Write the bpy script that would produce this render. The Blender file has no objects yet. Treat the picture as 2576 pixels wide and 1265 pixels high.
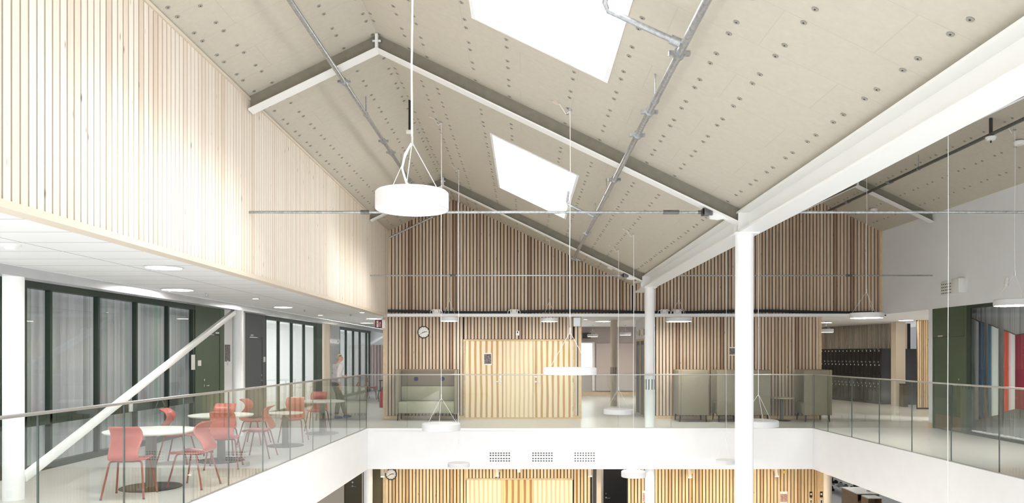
import bpy, bmesh, math, random
from mathutils import Vector, Matrix, Euler
R = random.Random(7)
C = bpy.context.scene.collection
S = bpy.context.scene
PI = math.pi

# ------------------------------------------------------------------ camera
F, CX, CY, EYE = 1900.0, 1320.0, 890.0, 1.70      # focal length / vanishing point in pixels, eye height in metres
W, H = 2576.0, 1265.0
cam = bpy.data.cameras.new('camera')
camo = bpy.data.objects.new('camera', cam)
C.objects.link(camo)
cam.sensor_fit = 'HORIZONTAL'
cam.sensor_width = 36.0
cam.lens = F / W * 36.0
cam.shift_x = -(CX - W / 2) / W
cam.shift_y = (CY - H / 2) / W
cam.clip_start = 0.05
cam.clip_end = 200
camo.location = (0, 0, EYE)
camo.rotation_euler = (PI / 2, 0, 0)
S.camera = camo

# ------------------------------------------------------------------ world, sun, exposure
wd = bpy.data.worlds.new('World')
S.world = wd
wd.use_nodes = True
wd.node_tree.nodes['Background'].inputs[0].default_value = (0.94, 0.97, 1.0, 1)
wd.node_tree.nodes['Background']  .inputs[1].default_value = 1.0
sun = bpy.data.lights.new('sun', 'SUN')
sun.energy = 13.0
sun.angle = math.radians(16)
sun.color = (1.0, 0.975, 0.95)
suno = bpy.data.objects.new('sun', sun)
C.objects.link(suno)
suno.location = (12, 2, 14)
suno.rotation_euler = Vector((-3.65, 2.0, -1.75)).to_track_quat('-Z', 'Y').to_euler()
S.view_settings.view_transform = 'Standard'
S.view_settings.look = 'None'
S.view_settings.gamma = 1.0
S.view_settings.exposure = 0.88
S.view_settings.use_curve_mapping = False
S.cycles.use_denoising = True
S.cycles.max_bounces = 10
S.cycles.diffuse_bounces = 5
S.cycles.glossy_bounces = 4
S.cycles.transparent_max_bounces = 24
S.cycles.sample_clamp_indirect = 6.0

# ------------------------------------------------------------------ measuring helpers
def ux(px, Y): return (px - CX) * Y / F
def uz(py, Y): return EYE + (CY - py) * Y / F

# ------------------------------------------------------------------ materials
M = {}
def newmat(name):
    m = bpy.data.materials.new(name)
    m.use_nodes = True
    M[name] = m
    return m, m.node_tree.nodes, m.node_tree.links, m.node_tree.nodes['Principled BSDF']
def plain(name, col, rough=0.5, metal=0.0, noise=0.0, scale=8.0, bump=0.0, spec=0.5):
    m, N, L, B = newmat(name)
    B.inputs['Roughness'].default_value = rough
    B.inputs['Metallic'].default_value = metal
    B.inputs['Specular IOR Level'].default_value = spec
    if noise > 0:
        g = N.new('ShaderNodeNewGeometry'); t = N.new('ShaderNodeTexNoise')
        t.inputs['Scale'].default_value = scale; t.inputs['Detail'].default_value = 5
        L.new(g.outputs['Position'], t.inputs['Vector'])
        r = N.new('ShaderNodeValToRGB')
        r.color_ramp.elements[0].position = 0.3; r.color_ramp.elements[1].position = 0.7
        a = [max(0, c * (1 - noise)) for c in col]; b = [min(1, c * (1 + noise)) for c in col]
        r.color_ramp.elements[0].color = (*a, 1); r.color_ramp.elements[1].color = (*b, 1)
        L.new(t.outputs['Fac'], r.inputs['Fac']); L.new(r.outputs['Color'], B.inputs['Base Color'])
        if bump > 0:
            bp = N.new('ShaderNodeBump'); bp.inputs['Strength'].default_value = bump; bp.inputs['Distance'].default_value = 0.01
            L.new(t.outputs['Fac'], bp.inputs['Height']); L.new(bp.outputs['Normal'], B.inputs['Normal'])
    else:
        B.inputs['Base Color'].default_value = (*col, 1)
    return m
def emit(name, col, strength):
    m, N, L, B = newmat(name)
    B.inputs['Base Color'].default_value = (0.8, 0.8, 0.8, 1)
    B.inputs['Emission Color'].default_value = (*col, 1)
    B.inputs['Emission Strength'].default_value = strength
    return m
def slatwood(name, stops, grain=0.18):
    """timber battens: every batten its own tone, long grain along the height, a few knots"""
    m, N, L, B = newmat(name)
    B.inputs['Roughness'].default_value = 0.55
    g = N.new('ShaderNodeNewGeometry')
    r = N.new('ShaderNodeValToRGB'); cr = r.color_ramp
    cr.interpolation = 'CONSTANT'
    cr.elements[0].position = 0; cr.elements[0].color = (*stops[0][1], 1)
    cr.elements[1].position = stops[1][0]; cr.elements[1].color = (*stops[1][1], 1)
    for p, c in stops[2:]:
        e = cr.elements.new(p); e.color = (*c, 1)
    L.new(g.outputs['Random Per Island'], r.inputs['Fac'])
    mp = N.new('ShaderNodeMapping'); mp.inputs['Scale'].default_value = (60, 60, 1.6)
    ad = N.new('ShaderNodeVectorMath'); ad.operation = 'ADD'
    cb = N.new('ShaderNodeCombineXYZ'); mu = N.new('ShaderNodeMath'); mu.operation = 'MULTIPLY'; mu.inputs[1].default_value = 37.0
    L.new(g.outputs['Random Per Island'], mu.inputs[0]); L.new(mu.outputs[0], cb.inputs['Z'])
    L.new(g.outputs['Position'], ad.inputs[0]); L.new(cb.outputs[0], ad.inputs[1]); L.new(ad.outputs[0], mp.inputs['Vector'])
    t = N.new('ShaderNodeTexNoise'); t.inputs['Scale'].default_value = 1.0; t.inputs['Detail'].default_value = 6; t.inputs['Roughness'].default_value = 0.65
    L.new(mp.outputs[0], t.inputs['Vector'])
    mr = N.new('ShaderNodeMapRange'); mr.inputs['From Min'].default_value = 0.3; mr.inputs['From Max'].default_value = 0.72
    mr.inputs['To Min'].default_value = 1 - grain; mr.inputs['To Max'].default_value = 1 + grain * 0.7
    L.new(t.outputs['Fac'], mr.inputs['Value'])
    mx = N.new('ShaderNodeMix'); mx.data_type = 'RGBA'; mx.blend_type = 'MULTIPLY'; mx.inputs['Factor'].default_value = 1.0
    cg = N.new('ShaderNodeCombineColor')
    for i in range(3): L.new(mr.outputs[0], cg.inputs[i])
    L.new(r.outputs['Color'], mx.inputs['A']); L.new(cg.outputs[0], mx.inputs['B'])
    v = N.new('ShaderNodeTexVoronoi'); v.inputs['Scale'].default_value = 1.0
    mp2 = N.new('ShaderNodeMapping'); mp2.inputs['Scale'].default_value = (9, 9, 2.2)
    L.new(ad.outputs[0], mp2.inputs['Vector']); L.new(mp2.outputs[0], v.inputs['Vector'])
    kr = N.new('ShaderNodeMapRange'); kr.inputs['From Min'].default_value = 0.03; kr.inputs['From Max'].default_value = 0.10
    kr.inputs['To Min'].default_value = 0.75; kr.inputs['To Max'].default_value = 0.0
    L.new(v.outputs['Distance'], kr.inputs['Value'])
    mk = N.new('ShaderNodeMix'); mk.data_type = 'RGBA'; mk.inputs['B'].default_value = (0.16, 0.085, 0.04, 1)
    L.new(kr.outputs[0], mk.inputs['Factor']); L.new(mx.outputs['Result'], mk.inputs['A'])
    L.new(mk.outputs['Result'], B.inputs['Base Color'])
    return m
def zebra(name, pitch, light, dark, phase=0.0):
    """heart-striped pine boards of the flush doors"""
    m, N, L, B = newmat(name)
    B.inputs['Roughness'].default_value = 0.45
    g = N.new('ShaderNodeNewGeometry'); sp = N.new('ShaderNodeSeparateXYZ'); L.new(g.outputs['Position'], sp.inputs[0])
    mp = N.new('ShaderNodeMapping'); mp.inputs['Scale'].default_value = (5, 5, 0.9); L.new(g.outputs['Position'], mp.inputs['Vector'])
    t = N.new('ShaderNodeTexNoise'); t.inputs['Scale'].default_value = 1; t.inputs['Detail'].default_value = 2; L.new(mp.outputs[0], t.inputs['Vector'])
    a = N.new('ShaderNodeMath'); a.operation = 'MULTIPLY_ADD'; a.inputs[1].default_value = 0.05
    L.new(t.outputs['Fac'], a.inputs[0]); L.new(sp.outputs['X'], a.inputs[2])
    b = N.new('ShaderNodeMath'); b.operation = 'MULTIPLY'; b.inputs[1].default_value = 2 * PI / pitch; L.new(a.outputs[0], b.inputs[0])
    b2 = N.new('ShaderNodeMath'); b2.operation = 'ADD'; b2.inputs[1].default_value = phase; L.new(b.outputs[0], b2.inputs[0])
    s = N.new('ShaderNodeMath'); s.operation = 'SINE'; L.new(b2.outputs[0], s.inputs[0])
    mp3 = N.new('ShaderNodeMapping'); mp3.inputs['Scale'].default_value = (70, 70, 1.2); L.new(g.outputs['Position'], mp3.inputs['Vector'])
    t2 = N.new('ShaderNodeTexNoise'); t2.inputs['Scale'].default_value = 1; t2.inputs['Detail'].default_value = 4; L.new(mp3.outputs[0], t2.inputs['Vector'])
    ad = N.new('ShaderNodeMath'); ad.operation = 'MULTIPLY_ADD'; ad.inputs[1].default_value = 0.9
    L.new(t2.outputs['Fac'], ad.inputs[0]); L.new(s.outputs[0], ad.inputs[2])
    r = N.new('ShaderNodeValToRGB'); r.color_ramp.elements[0].position = 0.62; r.color_ramp.elements[0].color = (*light, 1)
    r.color_ramp.elements[1].position = 1.0; r.color_ramp.elements[1].color = (*dark, 1)
    L.new(ad.outputs[0], r.inputs['Fac']); L.new(r.outputs['Color'], B.inputs['Base Color'])
    return m
def glassmat(name, tint, ior=1.5, boost=1.0):
    """thin architectural glass: tinted see-through plus a Fresnel mirror on the outward face"""
    m, N, L, B = newmat(name)
    N.remove(B); out = N['Material Output']
    tr = N.new('ShaderNodeBsdfTransparent'); tr.inputs[0].default_value = (*tint, 1)
    gl = N.new('ShaderNodeBsdfGlossy'); gl.inputs['Roughness'].default_value = 0.01
    fr = N.new('ShaderNodeFresnel'); fr.inputs['IOR'].default_value = ior
    g = N.new('ShaderNodeNewGeometry')
    iv = N.new('ShaderNodeMath'); iv.operation = 'SUBTRACT'; iv.inputs[0].default_value = 1.0; L.new(g.outputs['Backfacing'], iv.inputs[1])
    mu = N.new('ShaderNodeMath'); mu.operation = 'MULTIPLY'; L.new(fr.outputs[0], mu.inputs[0]); L.new(iv.outputs[0], mu.inputs[1])
    mb = N.new('ShaderNodeMath'); mb.operation = 'MULTIPLY'; mb.inputs[1].default_value = boost; mb.use_clamp = True; L.new(mu.outputs[0], mb.inputs[0])
    mx = N.new('ShaderNodeMixShader'); L.new(mb.outputs[0], mx.inputs[0]); L.new(tr.outputs[0], mx.inputs[1]); L.new(gl.outputs[0], mx.inputs[2])
    L.new(mx.outputs[0], out.inputs[0])
    return m
def linemat(name, col, line, px, py, wid, rough=0.6, offx=0.0, offy=0.0, noise=0.03, nscale=9.0, stagger=True):
    """sheet lining with fine joints on an X/Y grid"""
    m, N, L, B = newmat(name)
    B.inputs['Roughness'].default_value = rough
    g = N.new('ShaderNodeNewGeometry')
    mp = N.new('ShaderNodeMapping'); mp.inputs['Location'].default_value = (offx, offy, 0); L.new(g.outputs['Position'], mp.inputs['Vector'])
    bt = N.new('ShaderNodeTexBrick')
    bt.offset = 0.5 if stagger else 0.0; bt.squash = 1.0
    bt.inputs['Scale'].default_value = 1.0; bt.inputs['Brick Width'].default_value = px; bt.inputs['Row Height'].default_value = py
    bt.inputs['Mortar Size'].default_value = wid; bt.inputs['Mortar Smooth'].default_value = 0.0; bt.inputs['Bias'].default_value = 0
    L.new(mp.outputs[0], bt.inputs['Vector'])
    t = N.new('ShaderNodeTexNoise'); t.inputs['Scale'].default_value = nscale; t.inputs['Detail'].default_value = 8; t.inputs['Roughness'].default_value = 0.7
    L.new(g.outputs['Position'], t.inputs['Vector'])
    r = N.new('ShaderNodeValToRGB'); r.color_ramp.elements[0].position = 0.3; r.color_ramp.elements[1].position = 0.7
    r.color_ramp.elements[0].color = (*[c * (1 - noise) for c in col], 1); r.color_ramp.elements[1].color = (*[c * (1 + noise) for c in col], 1)
    L.new(t.outputs['Fac'], r.inputs['Fac'])
    L.new(r.outputs['Color'], bt.inputs['Color1']); L.new(r.outputs['Color'], bt.inputs['Color2'])
    bt.inputs['Mortar'].default_value = (*line, 1)
    L.new(bt.outputs['Color'], B.inputs['Base Color'])
    return m
def striped(name, stops, axis='Y', scale=1.0, soft='EASE', rough=0.8):
    """cloth dyed in bands: colour runs along one axis of the object itself"""
    m, N, L, B = newmat(name)
    B.inputs['Roughness'].default_value = rough
    tc = N.new('ShaderNodeTexCoord'); sp = N.new('ShaderNodeSeparateXYZ'); L.new(tc.outputs['Generated'], sp.inputs[0])
    t = N.new('ShaderNodeTexNoise'); t.inputs['Scale'].default_value = 9; t.inputs['Detail'].default_value = 6; L.new(tc.outputs['Object'], t.inputs['Vector'])
    a = N.new('ShaderNodeMath'); a.operation = 'MULTIPLY_ADD'; a.inputs[1].default_value = 0.05
    L.new(t.outputs['Fac'], a.inputs[0]); L.new(sp.outputs[axis], a.inputs[2])
    r = N.new('ShaderNodeValToRGB'); cr = r.color_ramp; cr.interpolation = soft
    cr.elements[0].position = stops[0][0]; cr.elements[0].color = (*stops[0][1], 1)
    cr.elements[1].position = stops[-1][0]; cr.elements[1].color = (*stops[-1][1], 1)
    for p, c in stops[1:-1]:
        e = cr.elements.new(p); e.color = (*c, 1)
    L.new(a.outputs[0], r.inputs['Fac']); L.new(r.outputs['Color'], B.inputs['Base Color'])
    return m

slatwood('batten', [(0, (.50, .36, .25)), (.08, (.62, .47, .335)), (.38, (.67, .52, .38)), (.62, (.57, .43, .31)), (.80, (.69, .55, .41)), (.94, (.35, .22, .145))])
slatwood('batten_ground', [(0, (.64, .44, .24)), (.12, (.78, .58, .34)), (.45, (.82, .63, .38)), (.70, (.73, .53, .30)), (.92, (.58, .38, .20))])
slatwood('batten_pale', [(0, (.71, .61, .51)), (.2, (.77, .69, .60)), (.5, (.74, .65, .55)), (.75, (.79, .71, .62)), (.93, (.66, .55, .44))], 0.08)
slatwood('batten_grey', [(0, (.45, .40, .35)), (.4, (.52, .46, .40)), (.8, (.40, .35, .30))], 0.1)
plain('pine_trim', (.66, .50, .31), .5, noise=.10, scale=14)
plain('trim_pale', (.66, .58, .47), .5)
plain('slot_black', (.012, .012, .014), .8)
plain('slot_brown', (.10, .058, .032), .8)
zebra('door_pine', .145, (.83, .70, .49), (.53, .32, .15))
zebra('door_pine_fine', .118, (.84, .72, .51), (.69, .51, .30), 1.2)
zebra('door_pine_ground', .16, (.80, .56, .28), (.40, .20, .08), .5)
linemat('roof_board', (.53, .49, .41), (.485, .445, .37), 1.2, .575, .005, rough=.75, offx=.65, offy=.09, noise=.05, nscale=14)
linemat('ceiling_tile', (.80, .81, .81), (.42, .43, .44), 1.3, .6, .010, rough=.6, offx=4.6, offy=.28, noise=.01, stagger=False)
plain('white_paint', (.86, .86, .86), .55, noise=.015, scale=3)
plain('white_wall', (.86, .875, .90), .7, noise=.015, scale=2)
plain('white_steel', (.84, .84, .82), .38)
plain('web_shade', (.23, .215, .17), .6, noise=.08, scale=10)  # shade on the rafter webs, put into their olive colour
plain('galvanised', (.42, .43, .44), .34, .75, noise=.25, scale=30)
plain('fascia_steel', (.62, .63, .65), .28, .55, noise=.06, scale=4)
plain('floor_grey', (.60, .59, .565), .30, noise=.04, scale=40)
plain('floor_lower', (.36, .37, .38), .4, noise=.06, scale=20)
plain('washer', (.36, .345, .30), .45, .3)
plain('washer_hole', (.03, .03, .03), .6)
plain('frame_green', (.024, .042, .030), .38)
plain('door_green', (.070, .100, .056), .42)
plain('door_grey', (.10, .105, .11), .42)
plain('door_black', (.022, .020, .018), .45)
plain('door_olive', (.11, .088, .045), .5)
plain('chrome', (.75, .76, .78), .18, 1.0)
plain('rail_steel', (.50, .49, .47), .30, .8)
plain('chair_red', (.50, .125, .105), .38, noise=.05, scale=20)
plain('chair_pale', (.62, .23, .20), .42)
plain('chair_leg', (.24, .065, .055), .35, .2)
plain('table_white', (.78, .79, .74), .35)
plain('table_edge', (.60, .55, .42), .5)
plain('pedestal', (.13, .13, .12), .45)
plain('base_black', (.03, .028, .026), .4)
plain('booth_cloth', (.27, .235, .175), .9, noise=.10, scale=60, bump=.2)
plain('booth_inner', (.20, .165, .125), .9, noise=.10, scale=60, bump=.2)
plain('booth_seat', (.33, .32, .23), .9, noise=.08, scale=60, bump=.2)
plain('navy', (.012, .02, .075), .7)
plain('black', (.015, .015, .015), .5)
plain('charcoal', (.05, .05, .055), .6)
plain('locker_black', (.018, .018, .020), .22)
plain('cable_dark', (.022, .028, .04), .6, noise=.2, scale=25)
plain('cable_white', (.85, .85, .84), .5)
plain('plastic_white', (.82, .82, .80), .45)
plain('lamp_housing', (.70, .70, .70), .5)
plain('dark_steel', (.16, .16, .155), .4, .7, noise=.2, scale=30)
plain('plastic_cream', (.62, .54, .44), .5)
plain('sign_red', (.20, .012, .020), .45)
plain('red', (.42, .02, .02), .35)
plain('paper', (.80, .79, .76), .7)
plain('photo_print', (.16, .14, .14), .5, noise=.75, scale=28)
plain('photo_pink', (.50, .30, .25), .5, noise=.5, scale=40)
plain('yellow', (.80, .58, .08), .5)
plain('skin', (.60, .38, .28), .5)
plain('shirt_pale', (.72, .68, .67), .85, noise=.05, scale=20)
plain('trouser_dark', (.045, .045, .05), .85)
plain('shirt_grey', (.36, .36, .37), .85)
plain('hair_blond', (.52, .47, .34), .7, noise=.2, scale=60)
plain('hair_brown', (.17, .09, .055), .6, noise=.2, scale=60)
plain('shoe_blue', (.055, .16, .33), .6)
plain('shoe_white', (.72, .70, .66), .6)
plain('shoe_tan', (.55, .42, .26), .6)
plain('oak', (.36, .23, .13), .5, noise=.2, scale=18)
plain('blind', (.56, .50, .48), .8)
plain('passage_wall', (.50, .45, .44), .8, noise=.02, scale=3)
plain('column_cream', (.72, .62, .50), .5)
plain('kickplate', (.20, .16, .10), .35, .5)
plain('concrete_cap', (.70, .71, .70), .6)
def clothmat(name, stops, seed, glow=.5):
    """hanging cloth: narrow stripes of varying tone along its width, light passing through"""
    m, N, L, B = newmat(name)
    N.remove(B); out = N['Material Output']
    tc = N.new('ShaderNodeTexCoord'); sp = N.new('ShaderNodeSeparateXYZ'); L.new(tc.outputs['Object'], sp.inputs[0])
    t = N.new('ShaderNodeTexNoise'); t.noise_dimensions = '1D'; t.inputs['Scale'].default_value = 4.5; t.inputs['Detail'].default_value = 2; t.inputs['Roughness'].default_value = .7
    a = N.new('ShaderNodeMath'); a.operation = 'ADD'; a.inputs[1].default_value = seed; L.new(sp.outputs['Y'], a.inputs[0]); L.new(a.outputs[0], t.inputs['W'])
    r = N.new('ShaderNodeValToRGB'); cr = r.color_ramp
    cr.elements[0].position = stops[0][0]; cr.elements[0].color = (*stops[0][1], 1)
    cr.elements[1].position = stops[-1][0]; cr.elements[1].color = (*stops[-1][1], 1)
    for p, c in stops[1:-1]:
        e = cr.elements.new(p); e.color = (*c, 1)
    L.new(t.outputs['Fac'], r.inputs['Fac'])
    d = N.new('ShaderNodeBsdfDiffuse'); tl = N.new('ShaderNodeBsdfTranslucent')
    L.new(r.outputs['Color'], d.inputs['Color']); L.new(r.outputs['Color'], tl.inputs['Color'])
    mx = N.new('ShaderNodeMixShader'); mx.inputs[0].default_value = glow
    L.new(d.outputs[0], mx.inputs[1]); L.new(tl.outputs[0], mx.inputs[2]); L.new(mx.outputs[0], out.inputs[0])
clothmat('curtain_green', [(.25, (.50, .50, .52)), (.36, (.72, .72, .75)), (.40, (.42, .60, .50)), (.43, (.62, .62, .63)), (.53, (.78, .78, .80)), (.58, (.60, .60, .62)), (.64, (.66, .66, .67)), (.68, (.50, .62, .54)), (.72, (.56, .56, .58))], 3.3)
clothmat('curtain_grey', [(.3, (.42, .42, .43)), (.5, (.60, .60, .61)), (.7, (.50, .50, .51))], 1.1, .35)
plain('curtain_pink', (.55, .45, .44), .9)
striped('banner_blue', [(0, (.80, .82, .84)), (.3, (.84, .85, .87)), (.45, (.62, .74, .80)), (1, (.66, .78, .84))])
striped('banner_navy', [(0, (.05, .12, .22)), (1, (.03, .085, .17))])
striped('banner_edge', [(0, (.82, .84, .85)), (.55, (.78, .84, .86)), (.78, (.06, .18, .30)), (1, (.04, .13, .24))])
striped('banner_red', [(0, (.84, .82, .84)), (.3, (.84, .82, .84)), (.48, (.82, .60, .70)), (.62, (.70, .12, .08)), (1, (.66, .09, .05))])
striped('banner_wine', [(0, (.30, .04, .08)), (.5, (.32, .03, .07)), (1, (.24, .018, .045))])
glassmat('rail_glass', (.955, .980, .966), 1.30, 2.6)
glassmat('pane_glass', (.95, .965, .955), 1.45, 1.4)
plain('glass_edge', (.05, .07, .065), .3)
emit('lamp_white', (1.0, .95, .87), 30.0)
emit('lamp_warm', (1.0, .86, .66), 16.0)
emit('lamp_down', (1.0, .97, .92), 48.0)
emit('added_ground_light', (1.0, .84, .60), 80.0)  # warm glow for the unseen lamps added over the ground floor
emit('daylight', (.97, .99, 1.0), 2.4)
def skymat():
    m, N, L, B = newmat('skylight_glass')
    N.remove(B); out = N['Material Output']
    tr = N.new('ShaderNodeBsdfTransparent'); em = N.new('ShaderNodeEmission')
    em.inputs[0].default_value = (.98, .99, 1, 1); em.inputs[1].default_value = 7.0
    mx = N.new('ShaderNodeMixShader'); mx.inputs[0].default_value = 0.6
    L.new(tr.outputs[0], mx.inputs[1]); L.new(em.outputs[0], mx.inputs[2]); L.new(mx.outputs[0], out.inputs[0])
skymat()

# ------------------------------------------------------------------ mesh builder
class MB:
    def __init__(s): s.v = []; s.f = []; s.m = []; s.mi = 0
    def mat(s, i): s.mi = i; return s
    def add(s, vs, fs):
        b = len(s.v); s.v += [tuple(v) for v in vs]
        for f in fs: s.f.append([b + i for i in f]); s.m.append(s.mi)
        return s
    def box(s, x0, x1, y0, y1, z0, z1):
        return s.hexa([(x0, y0, z0), (x1, y0, z0), (x1, y1, z0), (x0, y1, z0), (x0, y0, z1), (x1, y0, z1), (x1, y1, z1), (x0, y1, z1)])
    def hexa(s, p):
        return s.add(p, [(3, 2, 1, 0), (4, 5, 6, 7), (0, 1, 5, 4), (1, 2, 6, 5), (2, 3, 7, 6), (3, 0, 4, 7)])
    def bar(s, a, b, w, h, up=(0, 0, 1)):
        a = Vector(a); b = Vector(b); d = (b - a).normalized(); u = Vector(up)
        if abs(d.dot(u)) > .98: u = Vector((1, 0, 0))
        r = d.cross(u).normalized(); u = r.cross(d).normalized(); r *= w / 2; u *= h / 2
        return s.hexa([a - r - u, a + r - u, b + r - u, b - r - u, a - r + u, a + r + u, b + r + u, b - r + u])
    def tube(s, pts, r, n=10, cap=True):
        P = [Vector(p) for p in pts]; rings = []; up = None
        for i, p in enumerate(P):
            d = (P[min(i + 1, len(P) - 1)] - P[max(i - 1, 0)]).normalized()
            if up is None:
                up = Vector((0, 0, 1)) if abs(d.z) < .9 else Vector((1, 0, 0))
            a = d.cross(up).normalized(); up = a.cross(d).normalized()
            rr = r[i] if isinstance(r, (list, tuple)) else r
            rings.append([p + (a * math.cos(2 * PI * k / n) + up * math.sin(2 * PI * k / n)) * rr for k in range(n)])
        vs = [v for ring in rings for v in ring]; fs = []
        for i in range(len(P) - 1):
            for k in range(n):
                fs.append((i * n + k, i * n + (k + 1) % n, (i + 1) * n + (k + 1) % n, (i + 1) * n + k))
        if cap: fs.append(tuple(range(n - 1, -1, -1))); fs.append(tuple((len(P) - 1) * n + k for k in range(n)))
        return s.add(vs, fs)
    def lathe(s, prof, c=(0, 0, 0), n=32):
        """profile of (radius, z) turned about the vertical through c"""
        vs = []; fs = []; idx = []
        for (r, z) in prof:
            if r < 1e-6: idx.append([len(vs)]); vs.append((c[0], c[1], c[2] + z))
            else:
                idx.append([len(vs) + k for k in range(n)])
                vs += [(c[0] + r * math.cos(2 * PI * k / n), c[1] + r * math.sin(2 * PI * k / n), c[2] + z) for k in range(n)]
        for a, b in zip(idx, idx[1:]):
            for k in range(n):
                k2 = (k + 1) % n
                if len(a) == 1 and len(b) == 1: continue
                if len(a) == 1: fs.append((a[0], b[k2], b[k]))
                elif len(b) == 1: fs.append((a[k], a[k2], b[0]))
                else: fs.append((a[k], a[k2], b[k2], b[k]))
        return s.add(vs, fs)
    def disc(s, c, nrm, r, h, n=16):
        c = Vector(c); d = Vector(nrm).normalized()
        return s.tube([c, c + d * h], r, n)
    def prism(s, poly, fn, d):
        """2-D outline -> 3-D by fn, thickened by vector d"""
        a = [Vector(fn(*p)) for p in poly]; d = Vector(d); b = [p + d for p in a]; n = len(a)
        return s.add(a + b, [tuple(range(n - 1, -1, -1)), tuple(range(n, 2 * n))] + [(i, (i + 1) % n, n + (i + 1) % n, n + i) for i in range(n)])
    def build(s, name, mats, parent=None, smooth=False, bevel=0.0, seg=2, recalc=True):
        if isinstance(mats, str): mats = [mats]
        me = bpy.data.meshes.new(name); me.from_pydata(s.v, [], s.f)
        for mm in mats: me.materials.append(M[mm])
        for p, i in zip(me.polygons, s.m): p.material_index = min(i, len(mats) - 1)
        bm = bmesh.new(); bm.from_mesh(me)
        if recalc: bmesh.ops.recalc_face_normals(bm, faces=bm.faces)
        if bevel > 0:
            es = [e for e in bm.edges if len(e.link_faces) == 2 and e.calc_face_angle(0) > .6]
            bmesh.ops.bevel(bm, geom=es, offset=bevel, segments=seg, affect='EDGES', profile=.5, clamp_overlap=True)
        if smooth or bevel > 0:
            for f in bm.faces: f.smooth = True
            for e in bm.edges:
                if len(e.link_faces) == 2 and e.calc_face_angle(0) > .62: e.smooth = False
        bm.to_mesh(me); bm.free()
        o = bpy.data.objects.new(name, me); C.objects.link(o)
        if parent: o.parent = parent
        return o

def tag(o, label=None, cat=None, group=None, kind=None):
    if label: o['label'] = label
    if cat: o['category'] = cat
    if group: o['group'] = group
    if kind: o['kind'] = kind
    return o
def thing(name, label, cat, loc=(0, 0, 0), rz=0.0, group=None):
    o = bpy.data.objects.new(name, None); C.objects.link(o)
    o.empty_display_size = .1; o.location = loc; o.rotation_euler = (0, 0, rz)
    return tag(o, label, cat, group)
def struct(mb, name, mats, parent=None, **k):
    o = mb.build(name, mats, parent, **k)
    if parent is None: o['kind'] = 'structure'
    return o
def sroot(name, loc=(0, 0, 0)):
    o = bpy.data.objects.new(name, None); C.objects.link(o); o.location = loc; o['kind'] = 'structure'; o.empty_display_size = .1
    return o
def dup(root, label, loc, rz=0.0, group=None, name=None):
    r = root.copy(); C.objects.link(r); r.location = loc; r.rotation_euler = (0, 0, rz)
    if name: r.name = name
    r['label'] = label
    if group: r['group'] = group
    for ch in list(root.children):
        c = ch.copy(); C.objects.link(c); c.parent = r
        for g in ch.children:
            d = g.copy(); C.objects.link(d); d.parent = c
    return r

# =================================================================== THE SETTING
YB, YR = 19.82, 17.18            # slatted back wall, front edge of the far gallery
RIDGE, VALLEY, RIDGE2, XR = -1.87, 2.83, 7.62, 9.37
ZF = -3.8                        # ground floor
def roof(x):
    if x < RIDGE: return 5.75 + .48 * (x - RIDGE)
    if x < VALLEY: return 5.75 - .48 * (x - RIDGE)
    if x < RIDGE2: return 3.494 + .471 * (x - VALLEY)
    return 5.75 - .48 * (x - RIDGE2)
def LX(y): return -3.44 - .0066 * y                 # face of the upper left slatted wall
def LR(y): return -3.57 - (YR - y) * .0239          # left gallery edge
def RR(y): return 6.556 + (YR - y) * .022           # right gallery edge

# --- gallery floor slab, one U-shaped piece, white edge
b = MB()
poly = [(-12.2, -1), (LR(-1), -1), (LR(YR), YR), (RR(YR), YR), (RR(3), 3), (14.2, 3), (14.2, 34.8), (-12.2, 34.8)]
n = len(poly)
vs = [(x, y, 0) for x, y in poly] + [(x, y, -.92) for x, y in poly]
b.mat(0).add(vs, [tuple(range(n))])
b.mat(1).add(vs, [tuple(range(2 * n - 1, n - 1, -1))] + [(i, n + i, n + (i + 1) % n, (i + 1) % n) for i in range(n)])
struct(b, 'floor', ['floor_grey', 'white_paint'])
b = MB().box(-14, 18, -1, 36, ZF - .1, ZF)
struct(b, 'floor_ground', 'floor_lower')
# white kerb along the slab edge
b = MB()
for a, c in (((LR(-1), -1), (LR(YR), YR)), ((LR(YR), YR), (RR(YR), YR)), ((RR(YR), YR), (RR(3), 3))):
    b.bar((*a, -.015), (*c, -.015), .03, .05)
struct(b, 'trim_slab', 'white_paint')

# --- pitched board roof with two rooflights, fixing washers in rows
b = MB()
SKY = [(-.54, .84, 3.90, 7.65), (-.54, .84, 11.65, 15.40)]
T = .16
def rcell(x0, x1, y0, y1):
    e = 1e-4
    b.hexa([(x0, y0, roof(x0 + e)), (x1, y0, roof(x1 - e)), (x1, y1, roof(x1 - e)), (x0, y1, roof(x0 + e)),
            (x0, y0, roof(x0 + e) + T), (x1, y0, roof(x1 - e) + T), (x1, y1, roof(x1 - e) + T), (x0, y1, roof(x0 + e) + T)])
Y0R, Y1R = -1.0, 20.0
rcell(-3.75, RIDGE, Y0R, Y1R); rcell(RIDGE, -.54, Y0R, Y1R); rcell(.84, VALLEY, Y0R, Y1R)
rcell(VALLEY, RIDGE2, Y0R, Y1R); rcell(RIDGE2, 9.55, Y0R, Y1R)
ys = [Y0R, 3.90, 7.65, 11.65, 15.40, Y1R]
for i in (0, 2, 4): rcell(-.54, .84, ys[i], ys[i + 1])
b.mat(1)
def washer(x, y):
    e = 1e-3; z = roof(x); sl = (roof(x + e) - roof(x - e)) / (2 * e)
    nrm = Vector((sl, 0, -1)).normalized(); c = Vector((x, y, z))
    b.mat(1).disc(c - nrm * .002, nrm, .024, .008, 12)
    b.mat(2).disc(c + nrm * .005, nrm, .007, .003, 6)
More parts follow.
